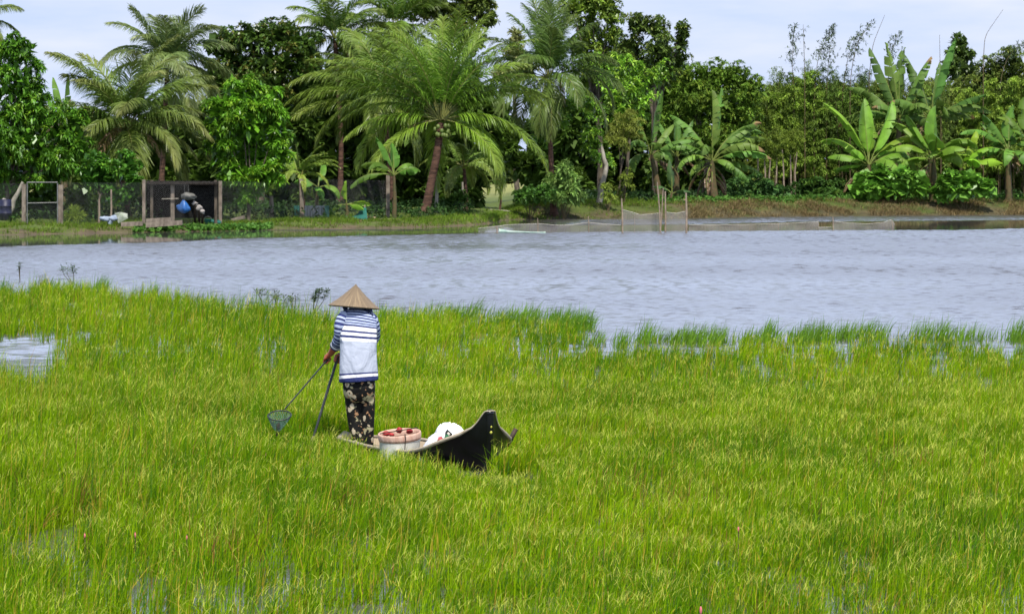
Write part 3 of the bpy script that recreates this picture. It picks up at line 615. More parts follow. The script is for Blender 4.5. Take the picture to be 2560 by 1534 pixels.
# trousers
def floral():
    m, t, b, o = new_mat('floral_cloth'); tcn = N(t, 'ShaderNodeTexCoord')
    wn = N(t, 'ShaderNodeTexNoise'); wn.inputs['Scale'].default_value = 9; t.links.new(tcn.outputs['Object'], wn.inputs['Vector'])
    mw = N(t, 'ShaderNodeMix', data_type='RGBA'); mw.inputs[0].default_value = .055; t.links.new(tcn.outputs['Object'], mw.inputs[6]); t.links.new(wn.outputs['Color'], mw.inputs[7])
    vo = N(t, 'ShaderNodeTexVoronoi'); vo.inputs['Scale'].default_value = 12; t.links.new(mw.outputs[2], vo.inputs['Vector'])
    vo2 = N(t, 'ShaderNodeTexVoronoi'); vo2.inputs['Scale'].default_value = 30; t.links.new(mw.outputs[2], vo2.inputs['Vector'])
    no = N(t, 'ShaderNodeTexNoise'); no.inputs['Scale'].default_value = 11; no.inputs['Detail'].default_value = 5; t.links.new(mw.outputs[2], no.inputs['Vector'])
    ad = N(t, 'ShaderNodeMath', operation='MULTIPLY_ADD'); t.links.new(vo2.outputs['Distance'], ad.inputs[0]); ad.inputs[1].default_value = .16; t.links.new(vo.outputs['Distance'], ad.inputs[2])
    r = N(t, 'ShaderNodeValToRGB'); e = r.color_ramp.elements; e[0].position = .0; e[0].color = (.015, .013, .01, 1); e[1].position = 1; e[1].color = (.006, .006, .006, 1)
    for p, c in ((.14, (.02, .018, .012)), (.18, (.58, .50, .35)), (.40, (.46, .39, .27)), (.44, (.008, .008, .007)), (.6, (.008, .008, .007))):
        el = e.new(p); el.color = (*c, 1)
    t.links.new(ad.outputs[0], r.inputs[0])
    r2 = N(t, 'ShaderNodeValToRGB'); r2.color_ramp.elements[0].position = .59; r2.color_ramp.elements[1].position = .63; r2.color_ramp.elements[0].color = (0, 0, 0, 1); r2.color_ramp.elements[1].color = (1, 1, 1, 1)
    t.links.new(no.outputs[0], r2.inputs[0])
    mxn = N(t, 'ShaderNodeMix', data_type='RGBA'); t.links.new(r2.outputs[0], mxn.inputs[0]); t.links.new(r.outputs[0], mxn.inputs[6]); mxn.inputs[7].default_value = (.38, .35, .20, 1)
    no3 = N(t, 'ShaderNodeTexNoise'); no3.inputs['Scale'].default_value = 26; t.links.new(tcn.outputs['Object'], no3.inputs['Vector'])
    r3 = N(t, 'ShaderNodeValToRGB'); r3.color_ramp.elements[0].position = .62; r3.color_ramp.elements[1].position = .66; r3.color_ramp.elements[0].color = (0, 0, 0, 1); r3.color_ramp.elements[1].color = (1, 1, 1, 1); t.links.new(no3.outputs[0], r3.inputs[0])
    mx3 = N(t, 'ShaderNodeMix', data_type='RGBA'); t.links.new(r3.outputs[0], mx3.inputs[0]); t.links.new(mxn.outputs[2], mx3.inputs[6]); mx3.inputs[7].default_value = (.36, .20, .10, 1)
    t.links.new(mx3.outputs[2], b.inputs['Base Color']); b.inputs['Roughness'].default_value = .8; b.inputs['Specular IOR Level'].default_value = .2
    bp = N(t, 'ShaderNodeBump'); bp.inputs['Strength'].default_value = .6; bp.inputs['Distance'].default_value = .03; t.links.new(wn.outputs[0], bp.inputs['Height']); t.links.new(bp.outputs[0], b.inputs['Normal'])
    return m
M['floral'] = floral()
tr = MB()
pv = loft(tr, [(935, 897, 40, .12, 0), (950, 897, 41, .125, 0), (970, 898, 40.5, .13, -.01), (990, 898, 39, .12, 0), (1003, 898, 30, .09, 0)], 28)
tr.grid(pv, closed_u=True)
for row, fl in ((pv[0], 1), (pv[-1], 0)):
    i = np.arange(28); tt = np.stack([i, (i + 1) % 28, np.full(28, 28)], -1); tr.add(np.vstack([row, row.mean(0)]), None, tt[:, ::-1] if fl else tt)
limb(tr, [B(880, 970, 0), B(884, 1020, .015), B(888, 1060, .01), B(896, 1112, 0)], [.078, .074, .066, .060], 18)
limb(tr, [B(917, 970, 0), B(919, 1020, .015), B(919, 1060, .02), B(920, 1114, .03)], [.076, .070, .062, .052], 18)
remesh(tr, .009, 5).build('trousers', M['floral'], per)
# hat
def straw():
    m, t, b, o = new_mat('palm_leaf_straw'); tcn = N(t, 'ShaderNodeTexCoord')
    gr = N(t, 'ShaderNodeSeparateXYZ'); t.links.new(tcn.outputs['Object'], gr.inputs[0])
    at = N(t, 'ShaderNodeAttribute', attribute_name='ang'); rd = N(t, 'ShaderNodeAttribute', attribute_name='rad')
    cb = N(t, 'ShaderNodeCombineXYZ'); t.links.new(at.outputs['Fac'], cb.inputs[0]); t.links.new(rd.outputs['Fac'], cb.inputs[1])
    mpn = N(t, 'ShaderNodeMapping'); mpn.inputs['Scale'].default_value = (16, 3.0, 1); t.links.new(cb.outputs[0], mpn.inputs[0])
    n = N(t, 'ShaderNodeTexNoise'); n.inputs['Scale'].default_value = 1.2; n.inputs['Detail'].default_value = 6; n.inputs['Roughness'].default_value = .65; t.links.new(mpn.outputs[0], n.inputs['Vector'])
    r = N(t, 'ShaderNodeValToRGB'); e = r.color_ramp.elements; e[0].position = .3; e[0].color = (.12, .085, .05, 1); e[1].position = .80; e[1].color = (.50, .37, .20, 1); el = e.new(.52); el.color = (.22, .16, .10, 1)
    t.links.new(n.outputs[0], r.inputs[0]); t.links.new(r.outputs[0], b.inputs['Base Color']); b.inputs['Roughness'].default_value = .7
    bp = N(t, 'ShaderNodeBump'); bp.inputs['Strength'].default_value = .8; bp.inputs['Distance'].default_value = .015; t.links.new(n.outputs[0], bp.inputs['Height']); t.links.new(bp.outputs[0], b.inputs['Normal'])
    return m
M['straw'] = straw()
ap = B(889.6, 709.5, .235); Lr, Rr = B(822, 761.5, .235), B(951, 771.5, .235)
cen = (Lr + Rr) / 2; ax = nrm(Rr - Lr); upv = nrm(ap - cen + np.array([0, .012, 0])); fw = np.cross(upv, ax); upv = np.cross(ax, fw); hh = float((ap - cen) @ upv); R0 = np.linalg.norm(Rr - Lr) / 2
prof = [(t, hh * (1 - t) - .012 * math.sin(math.pi * t)) for t in np.linspace(.004, 1, 22)]
prof = [(r * R0, z + .0025 * math.sin(r * 16 * 2 * math.pi) * .5) for r, z in prof] + [(R0 * 1.004, -.004), (R0 * .99, -.006)] + [(t * R0, hh * (1 - t) - .016 - .012 * math.sin(math.pi * t)) for t in np.linspace(.97, .004, 10)]
nn = 72; th = np.arange(nn) / nn * 2 * math.pi; PR = np.array(prof)
off = ap - upv * hh
A = off + PR[:, 0][:, None, None] * (np.cos(th)[None, :, None] * ax + np.sin(th)[None, :, None] * fw) + PR[:, 1][:, None, None] * upv
hat = MB().grid(A, closed_u=True)
hat.build('hat', M['straw'], per, attr={'ang': np.tile(np.abs(th - math.pi), len(PR)), 'rad': np.repeat(PR[:, 0], nn)})
mb = MB(); limb(mb, [B(921, 768, .16), B(926, 777, .10), B(931, 787, .07)], [.02, .022, .008], 10, 4); limb(mb, [B(914, 768, .15), B(917, 776, .10), B(922, 783, .08)], [.012, .013, .005], 8, 4)
limb(mb, [B(862, 764, .17), B(864, 772, .13), B(867, 774, .13)], [.026, .022, .012], 10, 4)
mb.build('scarf', M['scarf'], per)

# ------------------------------------------------------------------ hand net and pole
M['blackpole'] = solid('black_pole', (.010, .012, .012), (.03, .035, .035), .4, 10, .5)
M['netmesh'] = solid('net_twine', (.08, .17, .15), (.14, .26, .23), .7, 30)
hp = B(699, 1038, -.35)
net = thing('landing_net', 'small green hand net with round black hoop held in the left hand', 'hand net', (hp[0], hp[1], 0))
mb = MB(); d_ = nrm(lf - NET_TIP); mb.tube([lf + d_ * .05, lf, NET_TIP], [.0065, .0075, .006], 8); mb.build('handle', M['blackpole'], net)
rx = 28 * PX * 1.02; yaw = nrm(np.array([d_[0], d_[1], 0])); perp = np.array([-yaw[1], yaw[0], 0]); ctr = hp.copy()
th = np.linspace(0, 2 * math.pi, 41); ex, ey = np.array([1, .0, .02]), np.array([0, .93, .36])
hoop = ctr + rx * (np.cos(th)[:, None] * ex + np.sin(th)[:, None] * ey)
mb = MB(); mb.tube(hoop, .0062, 6, cap=False); mb.build('hoop', M['blackpole'], net)
tipn = B(694, 1078, -.35)
def netpt(k, s):                         # k around, s down
    ring = ctr + rx * (math.cos(k) * ex + math.sin(k) * ey); w = (1 - s) ** .75 * .93 + .10
    cc = ctr + (tipn - ctr) * s; return cc + (ring - ctr) * w
mb = MB()
for i in range(26):
    for sg in (1, -1):
        pts = [netpt(i / 26 * 6.2832 + sg * s * 1.1, s) for s in np.linspace(0, 1, 9)]; mb.tube(pts, .0022, 3, cap=False)
mb.build('bag_mesh', M['netmesh'], net)
mb = MB(); mb.ball(B(695, 1072, -.35), (.022, .022, .055), 10, 8, noise=.2, seed=4); mb.ball(B(692, 1083, -.35), (.012, .012, .03), 8, 6); mb.build('catch', M['char'], net)
pole = thing('pole', 'straight black pole with a brown wooden foot, gripped in the right hand', 'pole', (POLE_TIP[0], POLE_TIP[1], 0))
mb = MB(); dp = nrm(rf - POLE_TIP); pts = np.array([rf + dp * .06, rf, POLE_TIP + dp * .1]); mb.tube(pts, [.013, .0135, .0115], 10); mb.build('shaft', M['blackpole'], pole)
mb = MB(); mb.tube([POLE_TIP + dp * .11, POLE_TIP + dp * .07, POLE_TIP - dp * .02], [.013, .021, .017], 10); mb.build('foot', M['timber'], pole)

# ------------------------------------------------------------------ small things in and along the rice
M['egg'] = solid('pink_eggs', (.62, .12, .14), (.75, .22, .22), .6, 60)
for k, (u, v, s, lab) in enumerate([(1752, 1524, 1.5, 'red snail egg cluster at the lower edge of the rice, largest of its kind'), (212, 1338, 1.0, 'red snail egg cluster in the sparse rice, leftmost of three in a row'), (338, 1336, .9, 'red snail egg cluster in the sparse rice, middle of three in a row'),
                                   (467, 1343, .8, 'red snail egg cluster in the sparse rice, rightmost of three in a row'), (1846, 1322, 1.0, 'pale red snail egg cluster in dense rice right of the boat'), (665, 1136, .8, 'tiny red snail egg cluster left of the boat, below the hand net')]):
    d = (CH - .22) * F / (v - HOR); c = P(u, v, d)
    r = thing('snail_eggs', lab, 'egg cluster', (c[0], c[1], -.1), 'red snail egg clusters on rice stems')
    mb = MB(); mb.ball(c, (.006 * s ** .5, .006 * s ** .5, .016 * s ** .5), 10, 8, noise=.12, seed=k); mb.build('eggs', M['egg'], r)
    mb = MB(); mb.tube([[c[0], c[1] + .006, -.1], [c[0], c[1] + .006, c[2] + .02]], .004, 5); mb.build('stem', M['stem'], r)
def leafset(mb, Pb, D, Ln, Wd, col, up=np.array([0, 0, 1.]), droop=.15, rng=None):
    D = nrm(D); n = len(Pb); s = np.cross(D, up + .3 * rng.normal(0, 1, (n, 3))); s = nrm(s)
    Ln = np.broadcast_to(Ln, (n,))[:, None]; Wd = np.broadcast_to(Wd, (n,))[:, None]
    dn = np.array([0, 0, -1.]) * droop * Ln
    V = np.stack([Pb, Pb + D * Ln * .42 - s * Wd / 2 + dn * .15, Pb + D * Ln + dn, Pb + D * Ln * .42 + s * Wd / 2 + dn * .15], 1)
    mb.add(V.reshape(-1, 3), np.arange(4 * n).reshape(-1, 4), col=np.repeat(col, 4, 0))
def weed(u, v0, v1, label, spread, nleaf, lean=0, seed=0, tall=None):
    rg = np.random.default_rng(seed); d = G(u, v0 + 6)[1]; b0 = G(u, v0 + 6); top = P(u + lean, v1, d)
    r = thing('waterside_weed', label, 'weed', (b0[0], b0[1], 0), 'weeds standing up from the lake edge')
    st = MB(); lf_ = MB()
    for k in range(4):
        tp = top + np.array([rg.normal(0, spread), rg.normal(0, spread), -abs(rg.normal(0, .12)) * (top[2])]) if k else top
        pts = [b0 + [0, 0, -.05], b0 * .4 + tp * .6 + [rg.normal(0, spread * .3), 0, 0], tp]; st.tube(pts, [.009, .006, .003], 5)
        m = nleaf; f = rg.uniform(.45, 1.0, m); pb = np.array([pts[1] + (pts[2] - pts[1]) * max((x - .45) / .55, 0) for x in f]); D = rg.normal(0, 1, (m, 3)); D[:, 2] = np.abs(D[:, 2]) * .6
        leafset(lf_, pb + nrm(D) * rg.uniform(0, spread * .5, (m, 1)), D, rg.uniform(.04, .09, m), rg.uniform(.015, .028, m), np.array([.07, .12, .035]) * rg.uniform(.6, 1.5, (m, 1)), rng=rg)
    st.build('stem', M['stem'], r); lf_.build('leaves', M['matte_leaf'], r)
weed(50, 696, 655, 'sparse dark weed spike in the water at the far left lake edge', .03, 14, -2, 1)
weed(186, 706, 664, 'bushy dark weed left of the tall grass tuft at the lake edge', .14, 60, -6, 2)
weed(660, 760, 722, 'faint thin weed with two leafy stems midway along the lake edge', .13, 40, 0, 3)
weed(690, 762, 735, 'short wispy weed beside the two-stemmed weed', .08, 24, 8, 4)
weed(733, 775, 740, 'low feathery weed left of the leafy sprig near the hat', .10, 40, -4, 5)
weed(782, 778, 722, 'dark leafy sprig leaning right beside the straw hat', .07, 90, 18, 6)
#PART3
# ------------------------------------------------------------------ vegetation builders
def rosettes(mb, pos, axis, k, Ln, Wd, col, rg, th=(35, 105), droop=.2):
    n = len(pos); pos = np.repeat(pos, k, 0); axis = nrm(np.repeat(axis, k, 0)); col = np.repeat(col, k, 0); m = n * k
    r = rg.normal(0, 1, (m, 3)); pr = nrm(r - (r * axis).sum(1, keepdims=True) * axis); a = np.radians(rg.uniform(th[0], th[1], m))[:, None]
    D = axis * np.cos(a) + pr * np.sin(a)
    leafset(mb, pos, D, rg.uniform(.7, 1.2, m) * Ln, rg.uniform(.75, 1.2, m) * Wd, col * rg.uniform(.8, 1.22, (m, 1)), axis.mean(0) * 0 + np.array([0, 0, 1.]), droop, rg)
def crown(blobs, rg, col, young=None, Ln=.24, Wd=.085, k=7, cover=2.0, nsub=None, subr=.36, droop=.25, th=(35, 105), core=True, up=.45, corecol=None):
    mb = MB(); col = np.asarray(col, float) * np.array([2.5, 2.15, 1.2]); young = None if young is None else np.asarray(young) * np.array([1.9, 1.75, 1.1])
    for (c, r) in blobs:
        r = np.asarray(r, float); rm = r.mean(); ns = nsub or max(9, int(10 * rm ** 1.2 + 6))
        D = nrm(rg.normal(0, 1, (ns, 3))); D[:, 2] += .22; D = nrm(D); subs = c + D * r * rg.uniform(.55, .95, (ns, 1))
        area = 12.6 * rm * rm; nl = cover * area / (Ln * Wd * .5); nr = max(3, int(nl / k / ns))
        for s0, d0 in zip(subs, D):
            sr = subr * rm * rg.uniform(.65, 1.3); q = nrm(rg.normal(0, 1, (nr, 3)) + np.array([0, 0, .35]) + d0 * .6)
            pos = s0 + q * sr * (rg.uniform(.25, 1, (nr, 1)) ** .5) * np.array([1.1, 1.1, .8]); ax = nrm(q + np.array([0, 0, up]) + d0 * .3)
            tone = rg.uniform(.72, 1.28); cc = np.tile(col * tone, (nr, 1)) * rg.uniform(.8, 1.2, (nr, 1))
            if young is not None: cc = np.where(rg.random((nr, 1)) < .20, np.asarray(young) * rg.uniform(.8, 1.15, (nr, 1)), cc)
            rosettes(mb, pos, ax, k, Ln, Wd, cc, rg, th, droop)
        if core:
            n = int(60 + 90 * rm * rm); q = nrm(rg.normal(0, 1, (n, 3))); pos = c + q * r * rg.uniform(.2, .68, (n, 1)); a = rg.normal(0, 1, (n, 3))
            leafset(mb, pos, a, Ln * 2.2, Wd * 3.6, np.tile(corecol if corecol is not None else col, (n, 1)) * rg.uniform(.7, 1.1, (n, 1)), droop=.1, rng=rg)
    return mb
def blob_px(lst, d, rg, flat=.8):
    s = F / d; o = []
    for (u, v, ru, rv) in lst:
        dd = d + rg.normal(0, .35 * ru / s); o.append((P(u, v, dd), np.array([ru / s, ru / s * flat, rv / s])))
    return o
def tree(name, label, cat, d, bu, blobs, mat='leaf', bark='bark', col=(.035, .085, .014), young=(.09, .17, .02), trunk=None, tr=.14, seed=0, group=None, limbs=True, **kw):
    rg = np.random.default_rng(seed + 100); bl = blob_px(blobs, d, rg); b0 = base(bu, d, -.1)
    root = thing(name, label, cat, b0, group)
    crown(bl, rg, col, young, **kw).build('crown', M[mat], root)
    t = MB(); ctr = np.mean([c for c, _ in bl], 0); low = min(bl, key=lambda x: x[0][2])[0]
    if trunk: pts = [b0] + [P(u, v, d) for u, v in trunk]
    else: pts = [b0, b0 * .65 + np.array([ctr[0], ctr[1], b0[2] + (low[2] - b0[2])]) * .35 + [rg.normal(0, .1), 0, 0], np.array([ctr[0], ctr[1], low[2] + .1])]
    m = len(pts); pp = np.array(pts); kk = np.linspace(0, m - 1, 14); pp = np.stack([np.interp(kk, np.arange(m), pp[:, i]) for i in range(3)], -1)
    pp[1:-1] += rg.normal(0, .02, (12, 3)); t.tube(pp, np.linspace(tr, tr * .6, 14) + np.linspace(.08, 0, 14) ** 1.4, 10)
    if limbs:
        for c, r in bl:
            q = pp[-1] * .5 + c * .5 + np.array([0, 0, -.12 * np.linalg.norm(c - pp[-1])]); t.tube([pp[rg.integers(7, 14)], q, c], [tr * .5, tr * .32, tr * .12], 6)
    t.build('trunk', M[bark], root); return root
def frond_curve(c, az, e0, bend, Ln, n, p=1.25, sway=0.0):
    t = np.linspace(0, 1, n); e = np.radians(e0) - np.radians(bend) * t ** p; a = az + sway * t ** 2
    h = np.stack([np.cos(a), np.sin(a), 0 * a], -1); T = h * np.cos(e)[:, None] + np.array([0, 0, 1.]) * np.sin(e)[:, None]
    pts = c + np.vstack([[0, 0, 0], np.cumsum((T[:-1] + T[1:]) / 2 * Ln / (n - 1), 0)])
    nn = -h * np.sin(e)[:, None] + np.array([0, 0, 1.]) * np.cos(e)[:, None]; side = np.cross(T, nn)
    return pts, T, nn, side
def palm_frond(c, az, e0, bend, Ln, rg, col, tip, lmax=.95, droop=.55, m=112, w=.048, twist=0, ragged=0):
    n = 26; pts, T, nn, sd_ = frond_curve(c, az, e0, bend, Ln, n, sway=rg.normal(0, .25)); tw = twist * np.linspace(.3, 1, n)[:, None]
    sd2 = sd_ * np.cos(tw) + nn * np.sin(tw); nn2 = nn * np.cos(tw) - sd_ * np.sin(tw)
    mb = MB(); ribc = np.array([.26, .27, .07])
    mb.tube(pts, np.linspace(.034, .006, n) * (Ln / 5) ** .5, 5, col=ribc, cap=False)
    t = np.concatenate([np.linspace(.14, .995, m)] * 2); t = np.clip(t + rg.normal(0, .006, 2 * m), .1, 1); sg = np.repeat([1., -1.], m)
    x = np.linspace(0, 1, n); I = lambda A: np.stack([np.interp(t, x, A[:, i]) for i in range(3)], -1)
    p, Tq, Nq, Sq = I(pts), nrm(I(T)), nrm(I(nn2)), nrm(I(sd2))
    ln = lmax * np.sin(math.pi * (.16 + .78 * t)) ** .75 * rg.uniform(.82, 1.1, 2 * m)
    ang = np.radians(62 - 34 * t + rg.normal(0, 4, 2 * m))[:, None]
    D = Tq * np.cos(ang) + Sq * sg[:, None] * np.sin(ang) + Nq * .22
    keep = rg.random(2 * m) > ragged; p, D, ln, t, Tq = p[keep], nrm(D[keep]), ln[keep], t[keep], Tq[keep]; q = len(p)
    dr = (droop * rg.uniform(.6, 1.4, q))[:, None]; dn = np.array([0, 0, -1.])
    D2 = nrm(D + dn * dr); D3 = nrm(D + dn * dr * 2.1)
    p1 = p + D * (ln * .33)[:, None]; p2 = p1 + D2 * (ln * .36)[:, None]; p3 = p2 + D3 * (ln * .33)[:, None]
    ws = nrm(np.cross(D, np.cross(Tq, D)) + .35 * rg.normal(0, 1, (q, 3))); W_ = w * rg.uniform(.8, 1.2, q)[:, None] * .5
    A = np.stack([p - ws * W_ * .6, p + ws * W_ * .6, p1 - ws * W_, p1 + ws * W_, p2 - ws * W_ * .8, p2 + ws * W_ * .8, p3 - ws * W_ * .15, p3 + ws * W_ * .15], 1)
    i = np.arange(q)[:, None, None] * 8; Q = (i + np.array([[0, 1, 3, 2], [2, 3, 5, 4], [4, 5, 7, 6]])[None]).reshape(-1, 4)
    f = (t ** 1.6)[:, None]; cl = (np.asarray(col) * (1 - f * .7) + np.asarray(tip) * f * .7) * rg.uniform(.85, 1.15, (q, 1))
    mb.add(A.reshape(-1, 3), Q, col=np.repeat(cl, 8, 0)); return mb
def palm(label, d, bu, cu, cv, Lpx, n, seed, trunk_r=.15, fronds=None, col=(.060, .105, .022), tip=(.15, .18, .045), nuts=0, emin=-35, dead=2, upr=1.05, group='coconut palms on the far bank', twp=None, lmax=1.3, spear=True):
    rg = np.random.default_rng(seed + 500); s = F / d; c = P(cu, cv, d); b0 = base(bu, d, -.1); Ln = Lpx / s
    root = thing('coconut_palm', label, 'palm', b0, group)
    pts = [b0] + ([P(u, v, d) for u, v in twp] if twp else [b0 * .6 + c * .4 + [rg.normal(0, .15), 0, 0]]) + [c + [0, 0, -.15]]
    k = np.linspace(0, len(pts) - 1, 40); pp = np.stack([np.interp(k, np.arange(len(pts)), np.array(pts)[:, i]) for i in range(3)], -1)
    for _ in range(6): pp[1:-1] = .25 * pp[:-2] + .5 * pp[1:-1] + .25 * pp[2:]
    ring = 1 + .07 * (np.arange(40) % 2); t = MB(); t.tube(pp, (trunk_r * (1 + .9 * np.exp(-k * 5)) * np.linspace(1, .8, 40)) * ring, 12); t.build('trunk', M['palm_bark'], root)
    fs = list(fronds or [])
    for i in range(n):
        f = (i + .5) / n; e0 = 84 - (84 - emin) * f ** upr + rg.normal(0, 5); az = i * 2.39996 + rg.normal(0, .25)
        if nuts and f > .30 and math.sin(az) < -.45: continue
        fs.append((az, e0, 28 + 62 * min(1, .35 + f) * rg.uniform(.75, 1.2), Ln * (1 - .25 * max(0, f - .6)) * rg.uniform(.85, 1.08), f))
    for (az, e0, bend, l_, age) in fs:
        g_ = np.asarray(col) * np.array([2.05, 2.15, 1.1]) * rg.uniform(.75, 1.25) * np.array([1 + .9 * max(0, age - .45), 1 + .35 * max(0, age - .45), 1 + .3 * age])
        palm_frond(c + np.array([math.cos(az), math.sin(az), .2]) * .12, az, e0, bend, l_, rg, g_, np.asarray(tip) * np.array([1.45, 1.42, 1.0]) * rg.uniform(.7, 1.2), lmax * min(1, l_ / 3.6), .28 + .55 * min(1, age + .15), twist=rg.normal(0, .35), ragged=.04 + .1 * age).build('frond', M['palm'], root)
    for i in range(dead):
        az = 3.3 if nuts else rg.uniform(0, 6.28); palm_frond(c, az, rg.uniform(-20, 5), 75, Ln * .6, rg, (.26, .17, .08), (.30, .20, .10), .6, .9, 30, ragged=.3).build('dead_frond', M['palm'], root)
    if spear:
        palm_frond(c, rg.uniform(0, 6.28), 86, 8, Ln * .72, rg, (.10, .15, .03), (.14, .18, .04), .28, .05, 40).build('spear_frond', M['palm'], root)
    for i in range(nuts):
        a = rg.uniform(-1.5, -.1) if i < nuts * .7 else rg.uniform(-2.7, -1.7); q = c + np.array([math.cos(a) * .42, math.sin(a) * .42, -.30 - .55 * rg.random()]); m = MB(); m.ball(q, (.105, .105, .13), 12, 10); m.build('coconut', M['coconut'], root)
    if nuts:
        m = MB()
        for i in range(5):
            a = rg.uniform(0, 6.28); m.tube([c, c + [math.cos(a) * .2, math.sin(a) * .2, .02], c + [math.cos(a) * .33, math.sin(a) * .33, -.3]], [.02, .016, .01], 5)
        m.build('fruit_stalk', M['stem'], root)
    return root
def banana_leaf(c, az, e0, bend, Ln, Wd, rg, col, tear=.4, pet=.16, twist=0., droop=.35, dry=0):
    n = 30; pts, T, nn, sd_ = frond_curve(c, az, e0, bend, Ln, n, 1.6, rg.normal(0, .45)); tw = twist * np.linspace(.4, 1, n)[:, None]
    S2 = sd_ * np.cos(tw) + nn * np.sin(tw); N2 = nn * np.cos(tw) - sd_ * np.sin(tw); mb = MB(); mb.tube(pts, np.linspace(.04, .006, n), 6, col=np.array([.22, .27, .06]), cap=False)
    x = np.linspace(0, 1, n)
    def at(A, t): return np.stack([np.interp(t, x, A[:, i]) for i in range(3)], -1)
    prof = lambda t: np.sin(math.pi * np.clip((t - pet) / (1 - pet), 0, 1) ** .80) ** .55
    for sg in (1, -1):
        cuts = [pet]; 
        while cuts[-1] < 1:
            cuts.append(min(1, cuts[-1] + (rg.uniform(.03, .16) if rg.random() < tear else rg.uniform(.14, .4))))
        for a, b in zip(cuts[:-1], cuts[1:]):
            t = np.linspace(a, b, max(3, int((b - a) * 24) + 2)); gap = .010 * (tear > .2); to = np.linspace(a + gap, b - gap, len(t)) + .05
            ph = droop * rg.uniform(.3, 1.9) + (tear * rg.uniform(0, .7)); w_ = Wd * .5 * prof(t)
            p = at(pts, t) + np.array([0, 0, -.05]) * (np.sin(t * 9 + tw[5, 0] * 9) * w_ * .5)[:, None]; s_ = nrm(at(S2, t)) * sg; n_ = nrm(at(N2, t)); tt = nrm(at(T, t)); rows = []
            for f in (0, .35, .7, 1.0):
                an = -ph * (.4 + f); dirv = s_ * math.cos(an) + n_ * math.sin(an); rows.append(p + dirv * (w_ * f)[:, None] + tt * ((to - t) * Ln * f)[:, None] + n_ * (.02 * (1 - f)))
            cl = np.asarray(col) * rg.uniform(.85, 1.15); R_ = np.stack(rows, 1)
            cc = np.tile(cl, (len(t) * 4, 1)); 
            if dry: cc = np.where((np.repeat(t, 4) > 1 - dry)[:, None], np.array([.30, .20, .09]), cc)
            mb.grid(R_ if sg > 0 else R_[:, ::-1], col=cc)
    return mb
def banana(label, d, bu, cu, cv, leaves, seed, rpx=9, col=(.075, .17, .028), auto=0, Lpx=110, Wpx=26, tear=.4, skirt=False, stems=None, emin=15, group='banana plants on the far bank'):
    """leaves: (side angle deg, start elevation, bend, length px, width px)"""
    rg = np.random.default_rng(seed + 900); s = F / d; c = P(cu, cv, d); b0 = base(bu, d, -.1); root = thing('banana_plant', label, 'banana plant', b0, group)
    m = MB(); m.tube([b0, b0 * .5 + c * .5 + [rg.normal(0, .05), 0, 0], c + [0, 0, .1]], [rpx / s * 1.25, rpx / s, rpx / s * .55], 12); m.build('trunk', M['stem'], root)
    ls = list(leaves)
    for i in range(auto):
        f = (i + .5) / auto; ls.append((math.degrees(i * 2.39996) + rg.normal(0, 14), 82 - (82 - emin) * f + rg.normal(0, 5), 18 + 78 * f * rg.uniform(.7, 1.2), Lpx * rg.uniform(.8, 1.1), Wpx * rg.uniform(.85, 1.15)))
    if rpx >= 7 and not auto:
        for i in range(3): ls.append((rg.uniform(0, 360), rg.uniform(30, 72), rg.uniform(45, 100), ls[i][3] * .8, ls[i][4]))
    for (az, e0, bend, l_, w_) in ls:
        az += rg.normal(0, 12); e0 += rg.normal(0, 7); bend *= rg.uniform(.8, 1.6); l_ *= rg.uniform(.88, 1.15)
        banana_leaf(c, math.radians(az), e0, bend, l_ / s, 1.22 * w_ / s, rg, np.asarray(col) * np.array([1.75, 1.55, .9]) * rg.uniform(.75, 1.3) * np.array([rg.uniform(.9, 1.3), 1, 1]), tear + .2, twist=rg.normal(0, .55), dry=.10 if rg.random() < .08 else 0).build('leaf', M['banana'], root)
    for i in range(2 if rpx > 6 else 0):
        banana_leaf(c + [0, 0, -.1], rg.uniform(0, 6.28), rg.uniform(-30, 0), 60, .6 * ls[0][3] / s, .5 * w_ / s, rg, (.17, .11, .055), .9, droop=1.0).build('dead_leaf', M['palm'], root)
    if skirt:
        for i in range(9):
            a = rg.uniform(0, 6.28); banana_leaf(c + [0, 0, -.2 - .1 * i], a, -35, 55, 70 / s, 12 / s, rg, (.15, .085, .045), .8, droop=.9).build('dead_leaf', M['palm'], root)
    return root
